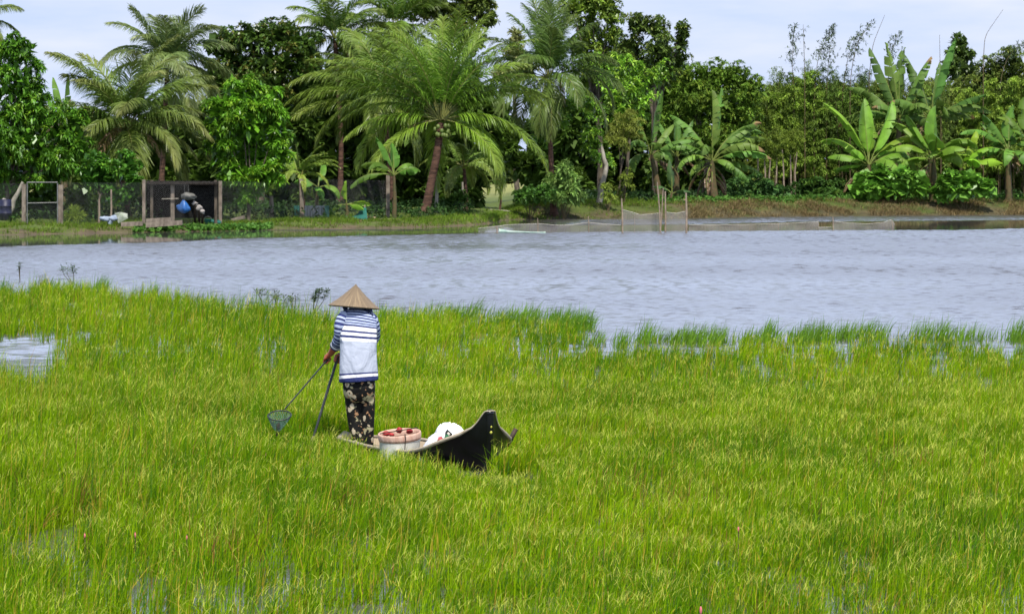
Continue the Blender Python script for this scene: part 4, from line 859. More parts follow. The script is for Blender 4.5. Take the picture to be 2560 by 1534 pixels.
def clump_stems(label, d, u0, u1, vb, vt, n, seed, leafn=60, col=(.06, .10, .024), name='bamboo', cat='bamboo', group=None, spread=6, Ln=.24, Wd=.042, bare=.25, mat='matte_leaf', cr=None):
    """a stand of thin leafy culms"""
    rg = np.random.default_rng(seed + 1500); s = F / d; um = (u0 + u1) / 2; root = thing(name, label, cat, base(um, d, -.1), group); lf_ = MB(); leafn = leafn * 3
    for k in range(n):
        u = u0 + (u1 - u0) * (k + rg.uniform(.2, .8)) / n; dd = d + rg.normal(0, .8); b0 = base(u, dd, -.1); v = vt + (vb - vt) * rg.uniform(0, .35); lean = rg.normal(0, 14)
        tp = P(u + lean, v, dd); mid = P(u + lean * .3, (v + vb) / 2, dd); tt = np.linspace(0, 1, 12)[:, None]
        pts = (1 - tt) ** 2 * b0 + 2 * tt * (1 - tt) * mid + tt ** 2 * tp; pts[:, 0] += (tt[:, 0] ** 3) * rg.normal(0, .25)
        m_ = MB(); m_.tube(pts, np.linspace(.035, .006, 12), 6); m_.build('culm', M['drystem'], root)
        f = rg.uniform(bare, 1, leafn) ** .8; w = np.sin(np.clip((f - bare) / (1 - bare), 0, 1) * 2.6 + .35) * spread / s * 1.6
        pb = np.stack([np.interp(f, tt[:, 0], pts[:, i]) for i in range(3)], -1) + rg.normal(0, 1, (leafn, 3)) * w[:, None] * np.array([1, 1, .6])
        rosettes(lf_, pb, nrm(rg.normal(0, 1, (leafn, 3)) + [0, 0, .3]), 6, Ln, Wd, np.tile(np.asarray(col) * np.array([2.2, 2.0, 1.3]) * rg.uniform(.7, 1.35), (leafn, 1)), rg, (20, 95), .35)
    bl = blob_px([(u + rg.normal(0, 6), v + rg.normal(0, 8), 24 * rg.uniform(.8, 1.2), 30) for u in np.arange(u0, u1 + 1, 24) for v in np.arange(vt + 85 + rg.uniform(-25, 25), vb - 50, 36)], d - .6, rg)
    fm_ = crown(bl, rg, np.asarray(col) * 1.9, np.asarray(col) * 2.6, Ln=.26, Wd=.06, k=8, cover=1.35, nsub=9, core=False); fm_.V += [v_ for v_ in lf_.V]; fm_.C += lf_.C; fm_.Q += [q_ + fm_.n for q_ in lf_.Q]; fm_.n += lf_.n
    fm_.build('foliage', M[mat], root); return root

# ------------------------------------------------------------------ far mass behind everything (stuff)
def thicket():
    rg = np.random.default_rng(77); bl = []; br_ = []
    top = np.array([(-300, 380), (0, 330), (100, 300), (250, 290), (330, 300), (500, 250), (620, 170), (760, 180), (900, 130), (1040, 120), (1170, 190), (1240, 260), (1300, 300), (1400, 250), (1500, 200), (1620, 180), (1760, 200), (1880, 215), (1950, 215), (2100, 210), (2300, 215), (2450, 220), (2600, 200), (2900, 220)])
    for u in np.arange(-260, 2860, 42):
        d = 221 + rg.uniform(-3, 6) if u > 1230 else 188 + rg.uniform(-3, 6); vt = np.interp(u, top[:, 0], top[:, 1]); v = 500
        if 1170 < u < 1300: v = 415
        if 1630 < u < 1700: v = 430
        while v > vt:
            (bl if u < 1860 else br_).append((P(u + rg.normal(0, 12), v, d + rg.normal(0, 1.2)), np.array([36, 26, 34]) / (F / d) * rg.uniform(.85, 1.2))); v -= 44
    mbr = crown(br_, rg, (.070, .105, .035), (.08, .12, .03), Ln=.34, Wd=.10, k=7, cover=1.15, nsub=9)
    tag(mbr.build('bamboo_thicket', M['matte_leaf']), 'mid-green twiggy thicket behind the bamboo and right-hand banana plants', 'thicket', kind='stuff')
    tag(crown(bl, rg, (.030, .064, .014), (.04, .08, .015), Ln=.42, Wd=.17, k=6, cover=1.15, nsub=9).build('thicket', M['matte_leaf']), 'dark dense thicket behind the palms and banana plants', 'thicket', kind='stuff')
    bl = []
    for u in np.arange(-600, 3300, 60):
        d = 640; bl.append((P(u + rg.normal(0, 20), 447 + rg.normal(0, 3), d + rg.normal(0, 10)), np.array([48, 30, 18]) / (F / d) * rg.uniform(.8, 1.3)))
    tag(crown(bl, rg, (.05, .085, .03), None, Ln=1.4, Wd=.9, k=5, cover=1.2, nsub=8).build('distant_wood', M['matte_leaf']), 'low distant wood beyond the pale field', 'wood', kind='stuff')
thicket()

# ------------------------------------------------------------------ broadleaf trees
MANGO = dict(Ln=.25, Wd=.075, k=8, cover=1.9, droop=.4)
tree('mango_tree', 'big glossy mango tree at the left edge, overhanging the wire gate', 'tree', 147, 10, [(30, 190, 70, 75), (45, 125, 42, 38), (-50, 230, 90, 110), (85, 270, 70, 70), (45, 350, 105, 80), (150, 335, 50, 55), (185, 300, 28, 30), (95, 425, 75, 45), (-30, 420, 70, 80), (190, 365, 32, 40), (140, 400, 45, 35), (20, 450, 60, 35)],
     col=(.036, .105, .014), young=(.10, .20, .022), trunk=[(14, 500), (24, 455)], tr=.16, seed=1, **MANGO)
tree('lime_tree', 'small round-leaved tree right of the gate under the leaning palm', 'tree', 146, 247, [(262, 440, 45, 42), (312, 415, 40, 38), (222, 440, 30, 45), (335, 452, 24, 26), (285, 488, 40, 22), (240, 405, 34, 28), (325, 480, 22, 16)], col=(.026, .085, .014), young=(.07, .16, .02), trunk=[(248, 500), (255, 470)], tr=.05, seed=2, Ln=.19, Wd=.10, k=6, cover=1.6)
tree('broad_tree', 'tall dark spreading tree rising behind the round mango', 'tree', 178, 650, [(560, 110, 55, 45), (625, 95, 60, 38), (700, 85, 60, 38), (755, 115, 45, 45), (600, 165, 75, 50), (690, 160, 80, 55), (770, 175, 45, 50), (545, 190, 45, 45), (650, 225, 90, 45), (740, 235, 50, 50)], col=(.028, .062, .014), young=(.075, .085, .025), tr=.28, seed=3, Ln=.27, Wd=.13, k=6, cover=1.5)
tree('mango_tree', 'rounded bright green mango tree before the shed, its lowest twigs hanging', 'tree', 151, 620, [(600, 235, 60, 45), (650, 250, 55, 45), (555, 290, 48, 55), (620, 310, 80, 65), (690, 310, 40, 65), (560, 375, 48, 50), (640, 385, 75, 50), (700, 385, 30, 45), (590, 430, 55, 30), (665, 435, 50, 32), (628, 470, 30, 22), (612, 488, 24, 14)],
     col=(.050, .140, .015), young=(.12, .23, .025), trunk=[(622, 500), (628, 470)], tr=.09, seed=4, **MANGO)
tree('broad_tree', 'tall light-leaved tree towering behind the central palm', 'tree', 192, 1150, [(1080, 15, 75, 45), (1160, 20, 70, 45), (1215, 48, 30, 26), (1130, 75, 60, 40), (1205, 5, 40, 26), (1180, 110, 40, 34)], col=(.055, .090, .028), young=(.13, .15, .05), tr=.22, seed=5, Ln=.24, Wd=.11, k=6, cover=1.2)
tree('slim_tree', 'distant greyish slender tree in the sky gap between two palms', 'tree', 300, 1292, [(1290, 95, 20, 26), (1286, 130, 30, 30), (1305, 170, 44, 34), (1262, 185, 34, 30)], mat='matte_leaf', col=(.12, .15, .10), young=None, tr=.25, seed=6, Ln=.35, Wd=.12, k=6, cover=1.0)
tree('broad_tree', 'tall tree cut by the top edge beside the spiky palm', 'tree', 204, 1500, [(1450, 120, 36, 34), (1500, 160, 40, 36), (1545, 130, 30, 34), (1470, 190, 40, 34), (1530, 200, 34, 30), (1480, 10, 55, 34), (1525, 30, 34, 40), (1470, 70, 40, 34), (1530, 85, 26, 34), (1430, 25, 40, 36), (1500, 120, 34, 30)], col=(.060, .11, .022), young=(.13, .18, .035), tr=.22, seed=7, Ln=.25, Wd=.10, k=6, cover=1.2)
tree('broad_tree', 'dark two-headed tree with creeper, right of the tree cut by the top', 'tree', 198, 1640, [(1600, 170, 50, 36), (1660, 185, 40, 36), (1600, 210, 44, 34), (1590, 60, 32, 36), (1640, 70, 36, 36), (1580, 115, 44, 40), (1645, 125, 48, 40), (1706, 75, 17, 26), (1704, 110, 14, 30), (1690, 150, 34, 36), (1555, 155, 34, 34)], col=(.040, .075, .022), young=(.09, .12, .04), tr=.2, seed=8, Ln=.23, Wd=.10, k=6, cover=1.3)
tree('broad_tree', 'wide mid-green tree mass above the largest banana plant', 'tree', 203, 1760, [(1700, 190, 60, 45), (1770, 195, 60, 45), (1835, 190, 50, 40), (1880, 225, 40, 40), (1650, 230, 60, 50), (1730, 255, 80, 50), (1820, 270, 70, 55), (1680, 320, 70, 55), (1780, 340, 80, 55), (1860, 320, 50, 55)], mat='matte_leaf', col=(.050, .105, .020), young=(.11, .17, .03), tr=.22, seed=9, Ln=.24, Wd=.085, k=7, cover=1.3)
tree('cashew_tree', 'bright yellow-green tree with leaf clusters left of the banana plants', 'tree', 190, 1552, [(1520, 165, 40, 40), (1570, 170, 36, 34), (1610, 200, 40, 34), (1550, 220, 55, 40), (1600, 240, 40, 34), (1535, 275, 44, 34), (1590, 285, 30, 26), (1660, 175, 24, 24)], col=(.085, .19, .030), young=(.18, .30, .05), tr=.12, seed=10, limbs=False, Ln=.30, Wd=.12, k=7, cover=1.2, core=False)
tree('feathery_tree', 'soft yellowish-green feathery sapling hanging over the leaning trunk', 'tree', 188, 1540, [(1560, 310, 34, 34), (1550, 350, 30, 34), (1590, 320, 20, 28), (1535, 335, 22, 26)], mat='matte_leaf', col=(.10, .14, .045), young=(.15, .19, .06), tr=.06, seed=11, Ln=.2, Wd=.035, k=9, cover=1.3, core=False)
tree('leaning_tree', 'leafy tree with pale leaning trunk and dark gap beneath its crown', 'tree', 186, 1497, [(1345, 255, 36, 26), (1390, 265, 34, 28), (1440, 260, 38, 30), (1480, 285, 34, 30), (1345, 300, 34, 28), (1400, 300, 26, 20), (1355, 345, 24, 24), (1480, 340, 34, 26), (1490, 380, 34, 30), (1510, 405, 26, 24)], bark='palebark', col=(.055, .135, .022), young=(.12, .22, .03), trunk=[(1504, 470), (1516, 415), (1500, 360)], tr=.17, seed=12, limbs=False, Ln=.24, Wd=.10, k=7, cover=1.3, core=False)
tree('broad_tree', 'dark crowned tree standing up above the bamboo on the right', 'tree', 226, 2398, [(2398, 110, 20, 26), (2390, 140, 30, 24), (2415, 135, 20, 20), (2385, 170, 36, 28), (2430, 180, 30, 30)], col=(.032, .062, .020), young=None, tr=.14, seed=13, Ln=.30, Wd=.13, k=6, cover=1.2)
tree('broad_tree', 'bushy mid-green tree filling the right edge behind the bananas', 'tree', 218, 2520, [(2530, 150, 40, 34), (2480, 185, 50, 40), (2550, 200, 45, 50), (2440, 230, 50, 45), (2510, 255, 60, 50), (2570, 270, 50, 60), (2460, 300, 60, 50)], mat='matte_leaf', col=(.050, .085, .025), young=(.10, .13, .04), tr=.2, seed=14, Ln=.26, Wd=.085, k=7, cover=1.3)

# ------------------------------------------------------------------ coconut palms
R = math.radians
palm('bushy coconut palm with drooping dry-tipped fronds behind the lime tree', 151, 322, 312, 322, 255, 30, 1, emin=-25, tip=(.19, .185, .09), dead=4, fronds=[(R(5), 42, 95, 4.8, .6), (R(172), 72, 60, 5.2, .3), (R(20), 58, 60, 5.0, .3), (R(-15), 25, 70, 4.4, .7), (R(185), 48, 85, 3.0, .5), (R(10), 64, 70, 4.0, .4), (R(170), 68, 60, 3.9, .3), (R(-5), 5, 60, 3.6, .8)])
palm('tall grey-green coconut palm with a stiff upright crown above the bushy palm', 172, 400, 418, 165, 175, 24, 2, emin=-15, col=(.060, .092, .040), tip=(.16, .18, .10), dead=0, fronds=[(R(172), 68, 22, 3.6, .1), (R(20), 62, 55, 3.5, .3)])
palm('central coconut palm with red-brown curved trunk and cluster of green coconuts', 166, 1062, 1103, 300, 318, 30, 3, trunk_r=.215, nuts=14, emin=-12, dead=1, upr=1.3, twp=[(1075, 470), (1090, 400), (1098, 345)], tip=(.17, .21, .05), col=(.060, .118, .016),
     fronds=[(R(0), 54, 80, 6.5, .5), (R(8), 38, 62, 6.0, .6), (R(-8), 18, 75, 4.8, .75), (R(180), 48, 80, 5.8, .5), (R(172), 30, 65, 5.2, .6), (R(188), 15, 60, 5.2, .7), (R(200), -12, 50, 4.6, .85), (R(-20), -10, 70, 4.4, .85), (R(90), 84, 14, 5.4, .1), (R(20), 76, 30, 5.3, .15), (R(160), 76, 30, 5.4, .2), (R(40), 66, 40, 5.4, .3), (R(140), 64, 45, 5.6, .3)])
palm('coconut palm right behind the central palm, long fronds arching to the left', 174, 985, 960, 262, 250, 20, 4, emin=-15, dead=1, fronds=[(R(175), 50, 85, 5.6, .5), (R(185), 32, 70, 5.6, .6), (R(180), 12, 45, 5.0, .7), (R(165), 66, 70, 5.2, .4)])
palm('high coconut palm with dark top and upright spear left of the central palm', 186, 850, 838, 95, 150, 20, 5, emin=-25, dead=1, col=(.055, .100, .022), fronds=[(R(178), 78, 18, 3.0, .1)])
palm('highest coconut palm, crown reaching the top edge above the central palm', 190, 1010, 985, 70, 170, 20, 6, emin=-25, dead=1, col=(.062, .112, .022))
palm('lone tall coconut palm with a spiky crown and hanging brown frond, right of centre', 182, 1385, 1372, 195, 205, 16, 7, emin=-20, dead=1, col=(.040, .076, .020), tip=(.10, .13, .045), fronds=[(R(90), 80, 20, 4.6, .05), (R(60), 78, 25, 4.6, .1), (R(120), 80, 18, 5.0, .05), (R(80), 86, 10, 4.8, .05), (R(100), 84, 12, 5.0, .05), (R(20), 72, 55, 4.4, .3), (R(160), 74, 40, 4.4, .2), (R(0), 38, 60, 4.0, .5), (R(178), 40, 70, 4.2, .5), (R(0), 25, 120, 4.8, .8), (R(180), 10, 95, 3.8, .8), (R(-80), -50, 40, 3.8, .95)])
palm('young short coconut palm beside the shore fence post', 155, 750, 748, 438, 105, 11, 8, trunk_r=.08, emin=5, dead=0, col=(.085, .135, .030), lmax=.7, fronds=[(R(5), 55, 80, 2.0, .4), (R(180), 50, 85, 1.9, .5)])
palm('stray coconut frond crown poking in at the upper left edge', 185, -60, -70, 60, 130, 14, 9, emin=-20, dead=0, col=(.05, .085, .03))
palm('tiny dark palm seedling at the water edge before the pale field', 182, 1248, 1250, 452, 44, 9, 10, trunk_r=.06, emin=0, dead=0, col=(.030, .055, .018), lmax=.5, spear=False)
palm('half-hidden coconut palm showing thin hanging fronds right of the curved trunk', 174, 1165, 1160, 415, 120, 10, 12, trunk_r=.11, emin=-25, dead=1, col=(.075, .12, .035), lmax=.8, fronds=[(R(10), 35, 110, 2.6, .7), (R(175), 25, 100, 2.2, .7)])

# ------------------------------------------------------------------ banana plants
banana('tallest banana plant with a dead brown leaf skirt, beside the net stakes', 196, 1786, 1780, 405, [(75, 82, 12, 175, 34), (15, 72, 40, 170, 30), (60, 76, 25, 200, 30), (165, 74, 30, 170, 32), (178, 58, 75, 105, 34), (5, 40, 45, 150, 30), (0, 24, 40, 140, 30), (-10, 10, 50, 125, 28), (-60, 20, 80, 90, 30), (20, 58, 75, 175, 34), (200, 20, 70, 90, 30), (-20, -5, 40, 110, 30), (172, 66, 90, 130, 36), (-110, 45, 90, 110, 38), (10, 66, 55, 170, 34)], 1, rpx=10, col=(.075, .17, .045), tear=.75, skirt=True)
banana('slim banana plant with two upright blades, middle of the three by the stakes', 198, 1690, 1692, 395, [(80, 84, 10, 110, 24), (175, 70, 30, 100, 26), (180, 40, 100, 80, 34), (0, 55, 95, 75, 30), (10, 75, 20, 95, 24)], 2, rpx=7, col=(.08, .17, .06), tear=.35)
banana('banana plant with bent rusty stem and a torn hanging leaf behind the stakes', 195, 1652, 1628, 390, [(172, 78, 18, 160, 26), (10, 74, 20, 155, 26), (185, 15, 105, 95, 34), (0, 45, 110, 85, 32), (30, 70, 30, 120, 24)], 3, rpx=8, col=(.075, .165, .05), tear=.4)
banana('large dark banana plant with a fan of upright blades, left of the tall pair', 208, 2245, 2248, 300, [(178, 58, 30, 150, 36), (172, 72, 18, 180, 38), (110, 84, 14, 180, 38), (20, 76, 16, 180, 38), (182, 34, 45, 150, 32), (150, 79, 14, 170, 36), (60, 80, 14, 170, 38), (-60, 45, 90, 110, 38), (-120, 40, 100, 110, 38), (0, 30, 80, 100, 36), (180, 12, 60, 90, 34)], 4, rpx=9, col=(.055, .125, .038), tear=.75)
banana('large dark banana plant with a drooping dead tip, right of the tall pair', 208, 2335, 2328, 300, [(165, 76, 16, 170, 36), (60, 84, 12, 160, 36), (15, 66, 20, 180, 38), (5, 48, 34, 170, 34), (0, 32, 48, 165, 32), (120, 78, 14, 160, 36), (2, 20, 40, 130, 30), (178, 44, 70, 120, 36), (-70, 40, 95, 110, 38), (-110, 30, 95, 100, 38), (182, 15, 70, 90, 34)], 5, rpx=9, col=(.055, .13, .038), tear=.75)
banana('bright young banana plant with broad leaves above the leafy shrub', 202, 2168, 2172, 415, [(178, 74, 32, 175, 36), (100, 82, 15, 165, 38), (8, 68, 95, 225, 36), (182, 38, 60, 120, 32), (20, 76, 15, 165, 38), (-30, 30, 90, 100, 40), (0, 26, 60, 110, 34), (175, 15, 40, 95, 28), (150, 64, 45, 165, 38), (30, 55, 80, 130, 36), (-140, 40, 80, 100, 36)], 6, rpx=8, col=(.10, .215, .035), tear=.1)
banana('banana plant with one yellow leaf and a dark trunk between the shrubs', 201, 2332, 2334, 400, [(170, 76, 22, 140, 38), (70, 84, 12, 140, 38), (10, 58, 75, 140, 38), (178, 54, 100, 130, 38), (-40, 30, 90, 95, 36), (5, 25, 70, 110, 34), (185, 20, 60, 95, 32), (150, 66, 50, 130, 36), (-120, 35, 90, 90, 36)], 7, rpx=8, col=(.085, .19, .032), tear=.1)
banana('low banana plant with one erect lime green blade near the right edge', 201, 2402, 2402, 415, [(35, 62, 12, 110, 36), (178, 40, 60, 85, 28), (0, 28, 55, 100, 34), (-50, 25, 90, 70, 36), (160, 60, 50, 80, 28), (8, 44, 40, 95, 28)], 8, rpx=6, col=(.12, .26, .028), tear=.1)
banana('dark banana plant at the right edge with broad hanging leaves', 203, 2522, 2522, 380, [(175, 66, 60, 110, 38), (80, 80, 20, 130, 34), (182, 30, 85, 100, 42), (0, 50, 70, 110, 40), (-60, 20, 90, 90, 44), (-120, 25, 90, 95, 44), (170, 78, 25, 120, 34), (178, 48, 50, 150, 26)], 9, rpx=8, col=(.060, .15, .034), tear=.35)
banana('banana plant partly cut by the right edge', 204, 2566, 2564, 350, [(175, 60, 60, 100, 34), (90, 82, 15, 110, 30), (182, 25, 80, 90, 38), (0, 50, 70, 100, 34), (-70, 10, 80, 90, 38)], 10, rpx=8, col=(.065, .15, .03), tear=.35)
banana('small banana plant in the shade left of the curved palm trunk', 158, 985, 985, 440, [(170, 74, 25, 100, 26), (80, 80, 15, 90, 28), (178, 32, 60, 105, 26), (5, 60, 70, 75, 24), (-30, 40, 70, 80, 26), (182, 12, 50, 110, 22), (200, 50, 80, 90, 24), (0, 30, 60, 70, 22)], 11, rpx=5, col=(.050, .125, .022), tear=.2)
banana('banana sucker with a single upright lime green paddle leaf', 157, 864, 866, 512, [(80, 88, 4, 66, 24), (5, 18, 40, 70, 16), (175, 30, 60, 50, 18), (-20, 5, 50, 50, 18)], 12, rpx=4, col=(.095, .20, .03), tear=.05)
banana('banana plant by the grey sheet fence with broad bent leaves', 157, 800, 795, 470, [(0, 30, 90, 80, 30), (178, 40, 80, 70, 28), (60, 70, 40, 80, 26), (-60, 20, 80, 70, 30)], 13, rpx=5, col=(.07, .17, .035), tear=.2)
banana('banana plant showing two upright blades in the sky behind the left mango', 172, 160, 160, 300, [(35, 80, 6, 120, 24), (150, 72, 20, 115, 28), (170, 50, 50, 90, 26), (0, 40, 70, 90, 26), (10, 60, 60, 110, 24)], 14, rpx=8, col=(.07, .15, .04), tear=.3)
banana('small banana sucker with a glossy blade behind the stake fence', 190, 1678, 1680, 485, [(95, 82, 10, 75, 20), (178, 50, 60, 50, 18), (0, 40, 80, 50, 18)], 15, rpx=4, col=(.035, .085, .04), tear=.1)

# ------------------------------------------------------------------ bamboo and shrubs at the right
BG = 'bamboo stands at the right'
clump_stems('leafy bamboo stand immediately right of the tallest banana plant', 211, 1905, 1985, 480, 165, 9, 1, 60, group=BG, spread=15)
clump_stems('densest bamboo stand, mid right, with wispy tips in the sky', 212, 1990, 2085, 480, 150, 11, 2, 70, group=BG, spread=15, col=(.055, .095, .024))
clump_stems('bamboo stand directly left of the tall banana pair', 212, 2085, 2180, 480, 165, 11, 3, 70, group=BG, spread=15, col=(.045, .085, .022))
clump_stems('bamboo stand behind the tall banana pair', 214, 2185, 2370, 480, 190, 14, 4, 60, group=BG, spread=15, col=(.05, .085, .026))
clump_stems('bamboo stand at the far right behind the right-hand trees', 216, 2420, 2600, 480, 150, 10, 5, 60, group=BG, spread=15)
def wisp(label, d, pts, seed, nl=0):
    rg = np.random.default_rng(seed + 3000); w = np.array([P(u, v, d) for u, v in pts]); b0 = base(pts[0][0], d, -.1); w = np.vstack([b0, w])
    k = np.linspace(0, len(w) - 1, 30); pp = np.stack([np.interp(k, np.arange(len(w)), w[:, i]) for i in range(3)], -1)
    for _ in range(5): pp[1:-1] = .25 * pp[:-2] + .5 * pp[1:-1] + .25 * pp[2:]
    r = thing('bamboo_shoot', label, 'bamboo', b0, 'tall thin bamboo shoots against the sky'); m = MB(); m.tube(pp, np.linspace(.035, .011, 30), 6); m.build('culm', M['drystem'], r)
    if nl:
        lf_ = MB(); f = rg.uniform(.62, 1, nl); pb = np.stack([np.interp(f, np.linspace(0, 1, 30), pp[:, i]) for i in range(3)], -1) + rg.normal(0, 1, (nl, 3)) * .42 * (1.35 - f)[:, None] * np.array([1, 1, .8])
        rosettes(lf_, pb, nrm(rg.normal(0, 1, (nl, 3)) + [.5, 0, .5]), 4, .26, .07, np.tile([.09, .13, .06], (nl, 1)), rg, (20, 90), .2); lf_.build('foliage', M['matte_leaf'], r)
wisp('leafy bamboo tip with a broad tuft, leftmost against the sky', 210, [(1985, 240), (1980, 160), (1986, 62)], 1, 80)
wisp('bare straight bamboo shoot beside the leafy leftmost tip', 210, [(2012, 200), (2010, 120), (2008, 62)], 2, 12)
wisp('dense leafy bamboo tip bending right toward two bare shoots', 211, [(2035, 240), (2045, 140), (2085, 66)], 3, 130)
wisp('short leafy bamboo tip right of the dense leafy one', 211, [(2066, 240), (2070, 170), (2076, 112)], 4, 60)
wisp('bamboo shoot bent over to the right, upper leaves sparse', 210, [(2125, 200), (2140, 110), (2180, 54)], 5, 46)
wisp('leafy slanting bamboo tip under the bent shoots', 211, [(2105, 240), (2120, 140), (2150, 80)], 6, 90)
wisp('bare bamboo shoot curving high to the right above the banana fan', 210, [(2172, 200), (2182, 110), (2212, 38)], 7, 0)
wisp('yellowish leafy bamboo tip above the banana fan', 211, [(2220, 200), (2228, 130), (2246, 84)], 8, 70)
wisp('thin vertical bare shoot between the two banana fans', 212, [(2352, 220), (2350, 150), (2349, 88)], 9, 0)
wisp('longest bare shoot arching alone against the sky at the far right', 214, [(2458, 160), (2462, 90), (2508, 24)], 10, 0)
wisp('leafy bent bamboo tip at the right edge', 216, [(2500, 200), (2520, 140), (2566, 102)], 11, 90)
def sapling(u, v0, v1, label, seed, crown_v):
    d = 204; rg = np.random.default_rng(seed + 4000); b0 = base(u, d, -.1); r = thing('bare_sapling', label, 'sapling', b0, 'thin bare trunks in front of the bamboo')
    m = MB(); m.tube([b0, P(u + rg.normal(0, 2), (v0 + v1) / 2, d), P(u + rg.normal(0, 4), v1, d)], [.065, .05, .035], 8); m.build('trunk', M['stick'], r)
    crown(blob_px([(u + rg.normal(0, 5), v1 - 12, 16, 22), (u + rg.normal(0, 10), v1 - 38, 20, 24)], d, rg), rg, (.075, .12, .03), None, Ln=.2, Wd=.04, k=8, cover=.9, core=False).build('crown', M['matte_leaf'], r)
for i, (u, v1, lb) in enumerate([(1896, 375, 'bare sapling trunk nearest the tallest banana plant'), (1912, 392, 'short leaning sapling trunk, second from the banana plant'), (1925, 400, 'pale sapling trunk, shortest and brightest of the row'), (1938, 395, 'greenish sapling trunk in the middle of the row'),
                               (1960, 372, 'straight sapling trunk under a light feathery top'), (1978, 386, 'dim thin sapling trunk just left of the last one'), (1990, 380, 'thickest sapling trunk at the bamboo end of the row')]): sapling(u, 480, v1, lb, i, 0)
def shrub(name, label, d, bu, blobs, seed, group=None, **kw):
    rg = np.random.default_rng(seed + 5000); bl = blob_px(blobs, d, rg); b0 = base(bu, d, -.1); r = thing(name, label, 'shrub', b0, group); mat = kw.pop('mat', 'matte_leaf')
    crown(bl, rg, **kw).build('foliage', M[mat], r); m = MB()
    for c, rr in bl: m.tube([b0, b0 * .5 + c * .5, c], [.04, .025, .01], 5)
    m.build('stem', M['drystem'], r)
shrub('leafy_shrub', 'large-leaved bright green shrub left of the dark banana trunk', 199.5, 2225, [(2160, 455, 26, 26), (2205, 440, 34, 26), (2255, 445, 36, 28), (2295, 460, 26, 26), (2230, 470, 50, 20), (2180, 475, 34, 18), (2150, 478, 24, 14)], 1, col=(.060, .155, .030), young=(.10, .23, .035), Ln=.30, Wd=.22, k=5, cover=1.5, mat='leaf')
shrub('leafy_shrub', 'large-leaved bright green shrub right of the dark banana trunk', 199.5, 2415, [(2375, 450, 28, 26), (2420, 455, 34, 26), (2460, 468, 26, 20), (2400, 476, 44, 16), (2350, 480, 20, 16)], 2, col=(.060, .155, .030), young=(.10, .23, .035), Ln=.30, Wd=.22, k=5, cover=1.5, mat='leaf')
shrub('feathery_shrub', 'pale blue-green feathery shrub in front of the dark gap', 181, 1408, [(1408, 425, 26, 24), (1395, 455, 36, 28), (1425, 465, 32, 28), (1400, 490, 44, 18), (1440, 492, 24, 16)], 3, col=(.085, .165, .070), young=(.14, .22, .09), Ln=.24, Wd=.07, k=9, cover=1.6)
shrub('low_shrub', 'dark low shrub left of the pale feathery shrub', 180, 1325, [(1305, 490, 26, 18), (1335, 492, 30, 20), (1360, 485, 26, 24), (1322, 478, 24, 16)], 4, col=(.030, .085, .022), young=(.06, .14, .03), Ln=.16, Wd=.08, k=7, cover=1.6, mat='leaf')
shrub('young_shrub', 'small light green shrub at the foot of the pale leaning trunk', 184, 1520, [(1520, 475, 18, 18), (1512, 490, 16, 10), (1530, 492, 14, 12)], 5, col=(.11, .17, .05), young=None, Ln=.2, Wd=.05, k=8, cover=1.2, core=False)
shrub('young_shrub', 'small olive shrub right of the pale leaning trunk', 187, 1560, [(1560, 460, 18, 26), (1566, 440, 16, 18), (1552, 488, 14, 12)], 6, col=(.085, .13, .035), young=None, Ln=.2, Wd=.05, k=8, cover=1.2, core=False)
shrub('low_shrub', 'bluish-green undergrowth bush below the thin sapling trunks', 201, 1880, [(1840, 465, 30, 26), (1880, 460, 34, 28), (1920, 470, 30, 22), (1860, 482, 50, 14), (1950, 478, 30, 14)], 7, col=(.030, .080, .035), young=(.06, .12, .03), Ln=.2, Wd=.09, k=6, cover=1.4)
shrub('low_shrub', 'dark undergrowth bush between the saplings and the leafy shrub', 202, 2060, [(2010, 470, 30, 20), (2050, 462, 34, 26), (2095, 468, 34, 24), (2070, 484, 50, 12), (2120, 480, 24, 14)], 8, col=(.022, .060, .016), young=(.05, .10, .02), Ln=.22, Wd=.1, k=6, cover=1.4)
shrub('low_shrub', 'round dark bush on the slope right of the curved palm trunk', 172, 1180, [(1150, 495, 22, 18), (1120, 505, 18, 14)], 9, col=(.03, .075, .02), young=None, Ln=.18, Wd=.08, k=6, cover=1.4)
shrub('grassy_shrub', 'spiky grass-like bush right of the wire gate', 143.5, 186, [(186, 545, 18, 14), (182, 535, 12, 14)], 10, col=(.10, .16, .04), young=None, Ln=.42, Wd=.02, k=16, cover=.5, core=False, th=(5, 60))
shrub('low_shrub', 'leafy bush seen through the gate', 150, 105, [(85, 520, 30, 26), (125, 510, 34, 34), (110, 545, 40, 16), (190, 500, 34, 40), (230, 530, 34, 26)], 11, col=(.035, .085, .018), young=(.09, .17, .03), Ln=.2, Wd=.09, k=6, cover=1.4, mat='leaf')
shrub('low_shrub', 'bush left of the gate below the bent limb', 149, 35, [(30, 525, 26, 26), (50, 500, 18, 26), (20, 545, 34, 14)], 12, col=(.04, .10, .02), young=None, Ln=.18, Wd=.07, k=6, cover=1.4, mat='leaf')
